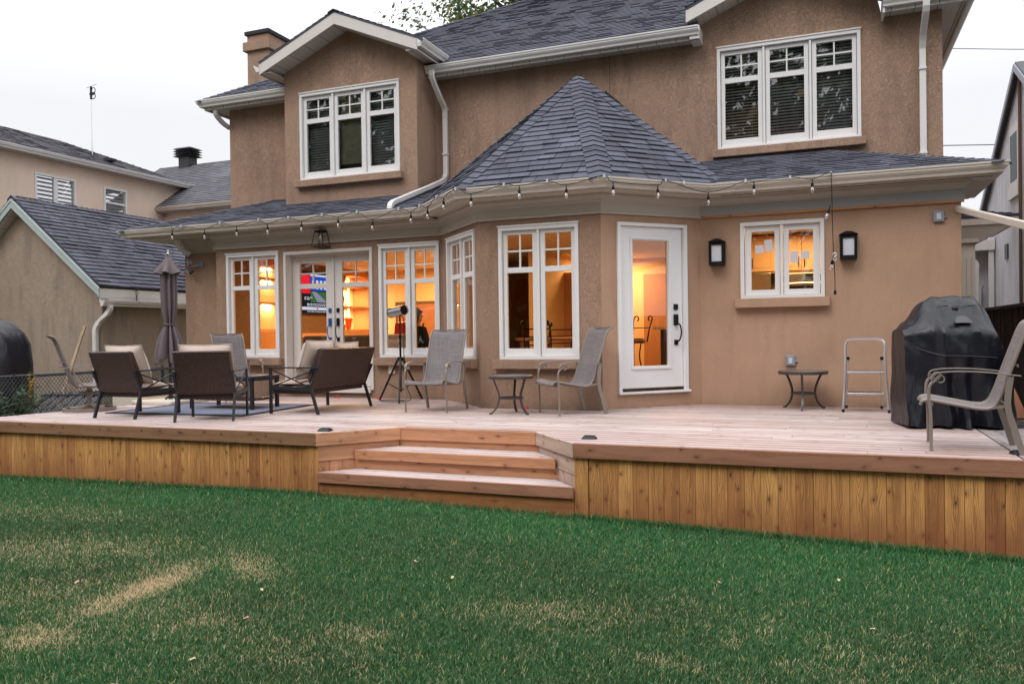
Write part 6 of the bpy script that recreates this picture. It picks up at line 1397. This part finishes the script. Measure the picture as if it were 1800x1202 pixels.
# ================================================================== TREES
def tree(label, loc, H, crown, n_cl, per, leaf, seed, mat='leaf_tree', trunk_r=.22, cz=.62, spread=1., group=None, low=.35, name='tree', tight=1.):
    rr = random.Random(seed); t = thing(name, label, 'tree', loc, 0, group); m = MB(); f = MB()
    m.tube([(0, 0, -.2), (rr.uniform(-.1, .1), rr.uniform(-.1, .1), H*.3), (rr.uniform(-.3, .3), rr.uniform(-.3, .3), H*.55), (rr.uniform(-.4, .4), rr.uniform(-.4, .4), H*.9)], [trunk_r*1.2, trunk_r, trunk_r*.7, trunk_r*.15], 8)
    tips = []
    for i in range(n_cl):
        a = rr.uniform(0, 6.283); el = rr.uniform(-.5, 1.); rad = rr.uniform(.45, 1)
        c = Vector((math.cos(a)*crown*rad*math.cos(el)*spread, math.sin(a)*crown*rad*math.cos(el)*spread, H*cz+math.sin(el)*crown*rad*1.1)); tips.append(c)
        b0 = Vector((0, 0, max(H*low*.8, c.z-rr.uniform(.25, .5)*H*.6))); mid = b0.lerp(c, .5)+Vector((rr.uniform(-.3, .3), rr.uniform(-.3, .3), rr.uniform(0, .5)))
        m.tube([b0, mid, c], [trunk_r*.3, trunk_r*.16, .012], 5)
        rc = crown*rr.uniform(.16, .34)*tight
        for k_ in range(per):
            u = Vector((rr.gauss(0, 1), rr.gauss(0, 1), rr.gauss(0, .7))); p = c+u*rc*.6; n_ = Vector((rr.gauss(0, 1), rr.gauss(0, 1), rr.gauss(.4, 1))).normalized(); s1_ = n_.orthogonal().normalized()*leaf*rr.uniform(.6, 1.3); s2_ = n_.cross(s1_)*.6
            f.face([p-s1_, p-s2_, p+s1_, p+s2_], tint=rr.random())
    m.build('trunk', 'bark', t, local=True); f.build('crown', mat, t, local=True); return t
tree('tree with sparse green branches rising behind the main roof', (-8.0, 24.5, GZ), 15., 4.6, 150, 130, .07, 4, cz=.78, trunk_r=.25, tight=.5)
tree('distant leafy tree filling the gap beside the porch column at the right', (3.3, 33., GZ), 4.6, 1.6, 40, 90, .09, 14, mat='leaf_tree', cz=.55, trunk_r=.15, low=.1)
# the garden behind the camera, mirrored in the window panes, plus an added hedge row
for i, (x, y, H, cr, sd, lb) in enumerate(((-25., -15., 17., 7.5, 31, 'large tree behind the camera mirrored in the dormer window'), (-2., -19., 18., 8., 32, 'large tree behind the camera mirrored in the upper right window'), (9., -17., 15., 6., 33, 'tree behind the camera to the right mirrored in the kitchen window'), (-13., -20., 15., 5.5, 34, 'tall tree behind the camera mirrored in the turret window'), (-36., -13., 12., 5., 35, 'tree behind the camera to the left mirrored in the left windows'))):
    tree(lb, (x, y, GZ), H, cr, 105, 40, .36, sd, mat='leaf_dark', trunk_r=.35, cz=.60)
for i, x in enumerate((-31, -24, -17.5, -11, -4.5, 2.5)):  # unseen row added to keep low sky out of the pane reflections
    tree(('unseen hedge tree added behind the camera to block low sky reflections, farthest left of the row', 'unseen hedge tree second from the left of the row added behind the camera to block low sky reflections', 'unseen hedge tree third from the left of the row added behind the camera to block low sky reflections', 'unseen hedge tree fourth from the left of the row added behind the camera to block low sky reflections', 'unseen hedge tree fifth from the left of the row added behind the camera to block low sky reflections', 'unseen hedge tree farthest right of the row added behind the camera to block low sky reflections')[i], (x, -11.5, GZ), 5.6, 3.0, 80, 42, .34, 50+i, mat='leaf_dark', trunk_r=.16, cz=.5, low=.1, spread=1.15, group='added hedge trees behind the camera')
f = thing('board_fence', 'horizontal board garden fence behind the camera mirrored in the patio door', 'fence', (0, -9., GZ)); m = MB(); z = GZ
while z < 1.25: m.box((-16, -9.02+random.uniform(0, .01), z), (14, -8.99, z+.135), L=0); z += .15
m.build('fence_boards', 'fencewood', f)
# ================================================================== LAWN
def vnoise(x, y, s, seed):
    g = np.random.default_rng(seed).random((64, 64)); u = x*s+500.3; v = y*s+500.7; i = np.floor(u).astype(int); j = np.floor(v).astype(int); fx_ = u-i; fy_ = v-j; fx_ = fx_*fx_*(3-2*fx_); fy_ = fy_*fy_*(3-2*fy_)
    G = lambda a, b: g[a % 64, b % 64]
    return (G(i, j)*(1-fx_)+G(i+1, j)*fx_)*(1-fy_)+(G(i, j+1)*(1-fx_)+G(i+1, j+1)*fx_)*fy_
def dryness(x, y):
    d = np.zeros_like(x)
    for cx0, cy0, sx, sy, an, k_ in ((-4.22, 4.05, .17, .60, .12, .9), (-3.95, 4.72, .40, .16, -.6, .65), (-4.1, 3.15, .28, .2, 0, .5), (-3.42, 3.7, .2, .15, 0, .3), (-2.5, 3.9, .2, .08, 0, .3), (-.75, 4.15, .2, .08, 0, .2), (-5.8, 4.6, .9, .35, .2, .30), (-6.9, 5.6, .8, .3, 0, .20), (-1.6, 4.6, .5, .2, .3, .2), (-3.9, 3.6, 1.0, .5, 0, .15)):
        c, s_ = math.cos(an), math.sin(an); u = (x-cx0)*c+(y-cy0)*s_; v = -(x-cx0)*s_+(y-cy0)*c; d = np.maximum(d, k_*np.exp(-(u/sx)**2-(v/sy)**2))
    n = vnoise(x, y, 2.2, 1)*.5+vnoise(x, y, 7., 2)*.5
    return np.clip(d*(.45+1.1*n)+  .14*np.clip(vnoise(x, y, .9, 3)*vnoise(x, y, 6.5, 5)*2.4-.5, 0, 1)*np.clip((6.6-y)/2., 0, 1), 0, 1)
def grass(n):
    bx = rng.uniform(-11.5, 3.6, n*3); by = rng.uniform(2.2, 7.06, n*3)
    keep = (rng.random(n*3) < np.clip((3.9/np.hypot(bx*.8, by))**1.5, .18, 1.)) & ~((bx > -4.95) & (bx < -2.18) & (by > 7.0))
    bx, by = bx[keep][:n], by[keep][:n]; n = len(bx)
    gz = -.655-.012*np.maximum(0, -5-bx)**1.1-.018*np.maximum(0, bx+4.2)**1.15
    dry = dryness(bx, by); lush = np.clip((by-5.2)/1.6, 0, 1)*.6+vnoise(bx, by, 1.3, 8)*.5
    h = rng.uniform(.014, .034, n)*(1-.5*dry)*(1+.35*lush); h[by > 6.95] *= 1.9
    a = rng.uniform(0, 2*np.pi, n); w = rng.uniform(.0009, .0020, n)*(1+.16*by/3.); ln = rng.uniform(.2, .9, n)*h; la = a+np.pi/2+rng.normal(0, .5, n)
    wind = .25; dx = np.cos(la)*ln+wind*h*.4; dy = np.sin(la)*ln; cx0, sx0 = np.cos(a)*w, np.sin(a)*w
    V = np.zeros((n, 5, 3)); V[:, 0] = np.stack([bx-cx0, by-sx0, gz], 1); V[:, 1] = np.stack([bx+cx0, by+sx0, gz], 1)
    V[:, 2] = np.stack([bx+cx0*.8+dx*.35, by+sx0*.8+dy*.35, gz+h*.6], 1); V[:, 3] = np.stack([bx-cx0*.8+dx*.35, by-sx0*.8+dy*.35, gz+h*.6], 1); V[:, 4] = np.stack([bx+dx, by+dy, gz+h*.95], 1)
    me = bpy.data.meshes.new('grass'); me.vertices.add(n*5); me.vertices.foreach_set('co', V.reshape(-1)); me.loops.add(n*7); me.polygons.add(n*2)
    base = (np.arange(n)*5)[:, None]; lp = np.concatenate([base+np.array([[0, 1, 2, 3]]), base+np.array([[3, 2, 4]])], 1).reshape(-1); me.loops.foreach_set('vertex_index', lp.astype(np.int32))
    ls = np.stack([np.arange(n)*7, np.arange(n)*7+4], 1).reshape(-1); me.polygons.foreach_set('loop_start', ls.astype(np.int32)); me.polygons.foreach_set('loop_total', np.tile([4, 3], n).astype(np.int32)); me.update(calc_edges=True)
    blade_dry = (rng.random(n) < (dry*.95+.015)).astype(float)*rng.uniform(.6, 1, n)
    at = me.attributes.new('dry', 'FLOAT', 'FACE'); at.data.foreach_set('value', np.repeat(blade_dry, 2)); at = me.attributes.new('tint', 'FLOAT', 'FACE'); at.data.foreach_set('value', np.repeat(rng.random(n), 2))
    at = me.attributes.new('lush', 'FLOAT', 'FACE'); at.data.foreach_set('value', np.repeat(np.clip(lush, 0, 1), 2))
    t = NT('grass_blade'); tn = t.tint(); dr = t.n('ShaderNodeAttribute', attribute_name='dry').outputs['Fac']; lu = t.n('ShaderNodeAttribute', attribute_name='lush').outputs['Fac']
    c = t.mix(lu, GR[0], GR[1]); c = t.mix(t.math('POWER', tn, 2.5), c, GR[2]); c = t.mix(t.math('GREATER_THAN', tn, .975), c, (.50, .46, .14)); c = t.mix(dr, c, (.85, .64, .40))
    b = t.n('ShaderNodeBsdfPrincipled'); t.set(b.inputs['Base Color'], c); b.inputs['Roughness'].default_value = .6; b.inputs['Specular IOR Level'].default_value = .25
    tr = t.n('ShaderNodeBsdfTranslucent'); t.set(tr.inputs[0], c); mx_ = t.n('ShaderNodeMixShader'); mx_.inputs[0].default_value = .22
    t.t.links.new(b.outputs[0], mx_.inputs[1]); t.t.links.new(tr.outputs[0], mx_.inputs[2]); t.t.links.new(mx_.outputs[0], t.out.inputs[0])
    me.materials.append(t.m); o = bpy.data.objects.new('grass', me); C.objects.link(o); o['kind'] = 'stuff'; o['label'] = 'short green lawn with dry straw coloured patches'; o['category'] = 'grass'
GR = ((.021, .072, .021), (.016, .175, .048), (.17, .31, .14))  # third tone paints a pale sheen highlight onto random blades
grass(1300000)
# fallen leaves
M['leaf_pink'] = simple('fallen_leaf_pink', (.60, .30, .26), .7); M['leaf_cream'] = simple('fallen_leaf_cream', (.55, .46, .28), .7)
def leafthing(x, y, z, s_, mt, a, lb, grp):
    m = MB(); pts = [(-1, 0, .1), (-.4, .45, .0), (.3, .5, .25), (1, 0, .05), (.3, -.45, .35), (-.4, -.4, .1)]; m.mesh([(0, 0, 0)]+[(p[0]*s_, p[1]*s_, p[2]*s_) for p in pts], [(0, i+1, (i+1) % 6+1) for i in range(6)]); o = m.build('fallen_leaf', mt); o.location = (x, y, z); o.rotation_euler = (R(15), R(-10), a); tag(o, lb, 'leaf', grp)
for i, (x, y) in enumerate([(-6.03, 4.9), (-4.73, 3.94), (-3.45, 4.25), (-3.69, 5.17), (-3.83, 3.39), (-3.2, 3.8), (.07, 5.95), (-.69, 5.57), (.58, 5.31), (.24, 5.05), (-3.06, 3.22), (-2.41, 4.96), (-2.83, 5.2), (-3.19, 2.85)]):
    pk = i in (1, 4, 5, 7, 13, 12); leafthing(x, y, -.66+.03-.018*max(0, x+4.2)**1.15, .022, 'leaf_pink' if pk else 'leaf_cream', i*1.3, 'small pink fallen leaf lying on the lawn' if pk else 'small cream fallen leaf lying on the lawn', 'fallen leaves on the lawn')
# ================================================================== camera, world, render
cam = bpy.data.cameras.new('camera'); co = bpy.data.objects.new('camera', cam); C.objects.link(co); sc.camera = co
cam.lens = 28.1; cam.sensor_width = 36; cam.clip_end = 400; cam.clip_start = .05
th_, pi_, ro_ = .37363, .00898, -.01376
F = Vector((-math.sin(th_), math.cos(th_), 0)); Rt = Vector((math.cos(th_), math.sin(th_), 0)); U = Vector((0, 0, 1))
F2 = F*math.cos(pi_)-U*math.sin(pi_); U2 = U*math.cos(pi_)+F*math.sin(pi_); R2 = Rt*math.cos(ro_)+U2*math.sin(ro_); U3 = U2*math.cos(ro_)-Rt*math.sin(ro_)
mw = Matrix.Identity(4)
for i in range(3): mw[i][0] = R2[i]; mw[i][1] = U3[i]; mw[i][2] = -F2[i]
mw[2][3] = 1.0; co.matrix_world = mw
w = bpy.data.worlds.new('World'); sc.world = w; w.use_nodes = True; nt = w.node_tree; nt.nodes.clear()
out = nt.nodes.new('ShaderNodeOutputWorld'); bg = nt.nodes.new('ShaderNodeBackground')
sky = nt.nodes.new('ShaderNodeTexSky'); sky.sky_type = 'NISHITA'; sky.sun_disc = False; sky.sun_elevation = R(48); sky.sun_rotation = R(200); sky.air_density = 1.; sky.dust_density = 2.
tc = nt.nodes.new('ShaderNodeTexCoord'); sp = nt.nodes.new('ShaderNodeSeparateXYZ'); nt.links.new(tc.outputs['Generated'], sp.inputs[0])
mrn = nt.nodes.new('ShaderNodeMapRange'); nt.links.new(sp.outputs[2], mrn.inputs[0]); mrn.inputs[1].default_value = .25; mrn.inputs[2].default_value = .9; mrn.inputs[3].default_value = CLOUD[0]; mrn.inputs[4].default_value = CLOUD[1]
cl = nt.nodes.new('ShaderNodeTexNoise'); cl.inputs['Scale'].default_value = 1.6; cl.inputs['Detail'].default_value = 4; nt.links.new(tc.outputs['Generated'], cl.inputs['Vector'])
mc = nt.nodes.new('ShaderNodeMapRange'); nt.links.new(cl.outputs[0], mc.inputs[0]); mc.inputs[1].default_value = .3; mc.inputs[2].default_value = .7; mc.inputs[3].default_value = .985; mc.inputs[4].default_value = 1.015
mul = nt.nodes.new('ShaderNodeMath'); mul.operation = 'MULTIPLY'; nt.links.new(mrn.outputs[0], mul.inputs[0]); nt.links.new(mc.outputs[0], mul.inputs[1])
cc = nt.nodes.new('ShaderNodeVectorMath'); cc.operation = 'SCALE'; cc.inputs[0].default_value = (.965, .965, 1.0); nt.links.new(mul.outputs[0], cc.inputs[3])
mx = nt.nodes.new('ShaderNodeMixRGB'); mx.inputs[0].default_value = .06; nt.links.new(cc.outputs[0], mx.inputs[1]); nt.links.new(sky.outputs[0], mx.inputs[2])
nt.links.new(mx.outputs[0], bg.inputs[0]); bg.inputs[1].default_value = .1
nt.links.new(bg.outputs[0], out.inputs[0])
sun = bpy.data.lights.new('sun', 'SUN'); sun.energy = SUN; sun.angle = R(25); sun.color = (1., .95, .9)
so = bpy.data.objects.new('sun', sun); C.objects.link(so); so.rotation_euler = (R(42), 0, R(-20))
def area(name, loc, size, power, col=(1., .585, .215), rot=(0, 0, 0)):
    l = bpy.data.lights.new(name, 'AREA'); l.energy = power; l.size = size; l.color = col; o = bpy.data.objects.new(name, l); C.objects.link(o); o.location = loc; o.rotation_euler = rot; return o
for a in LAMPS: area(*a)
sc.view_settings.view_transform = 'Standard'; sc.view_settings.look = 'None'; sc.view_settings.exposure = EXPO; sc.view_settings.gamma = 1.
sc.render.engine = 'CYCLES'; sc.cycles.use_denoising = True; sc.cycles.max_bounces = 6; sc.cycles.diffuse_bounces = 3; sc.cycles.glossy_bounces = 3; sc.cycles.transparent_max_bounces = 12; sc.cycles.transmission_bounces = 3
sc.cycles.caustics_reflective = False; sc.cycles.caustics_refractive = False; sc.cycles.sample_clamp_indirect = 4.
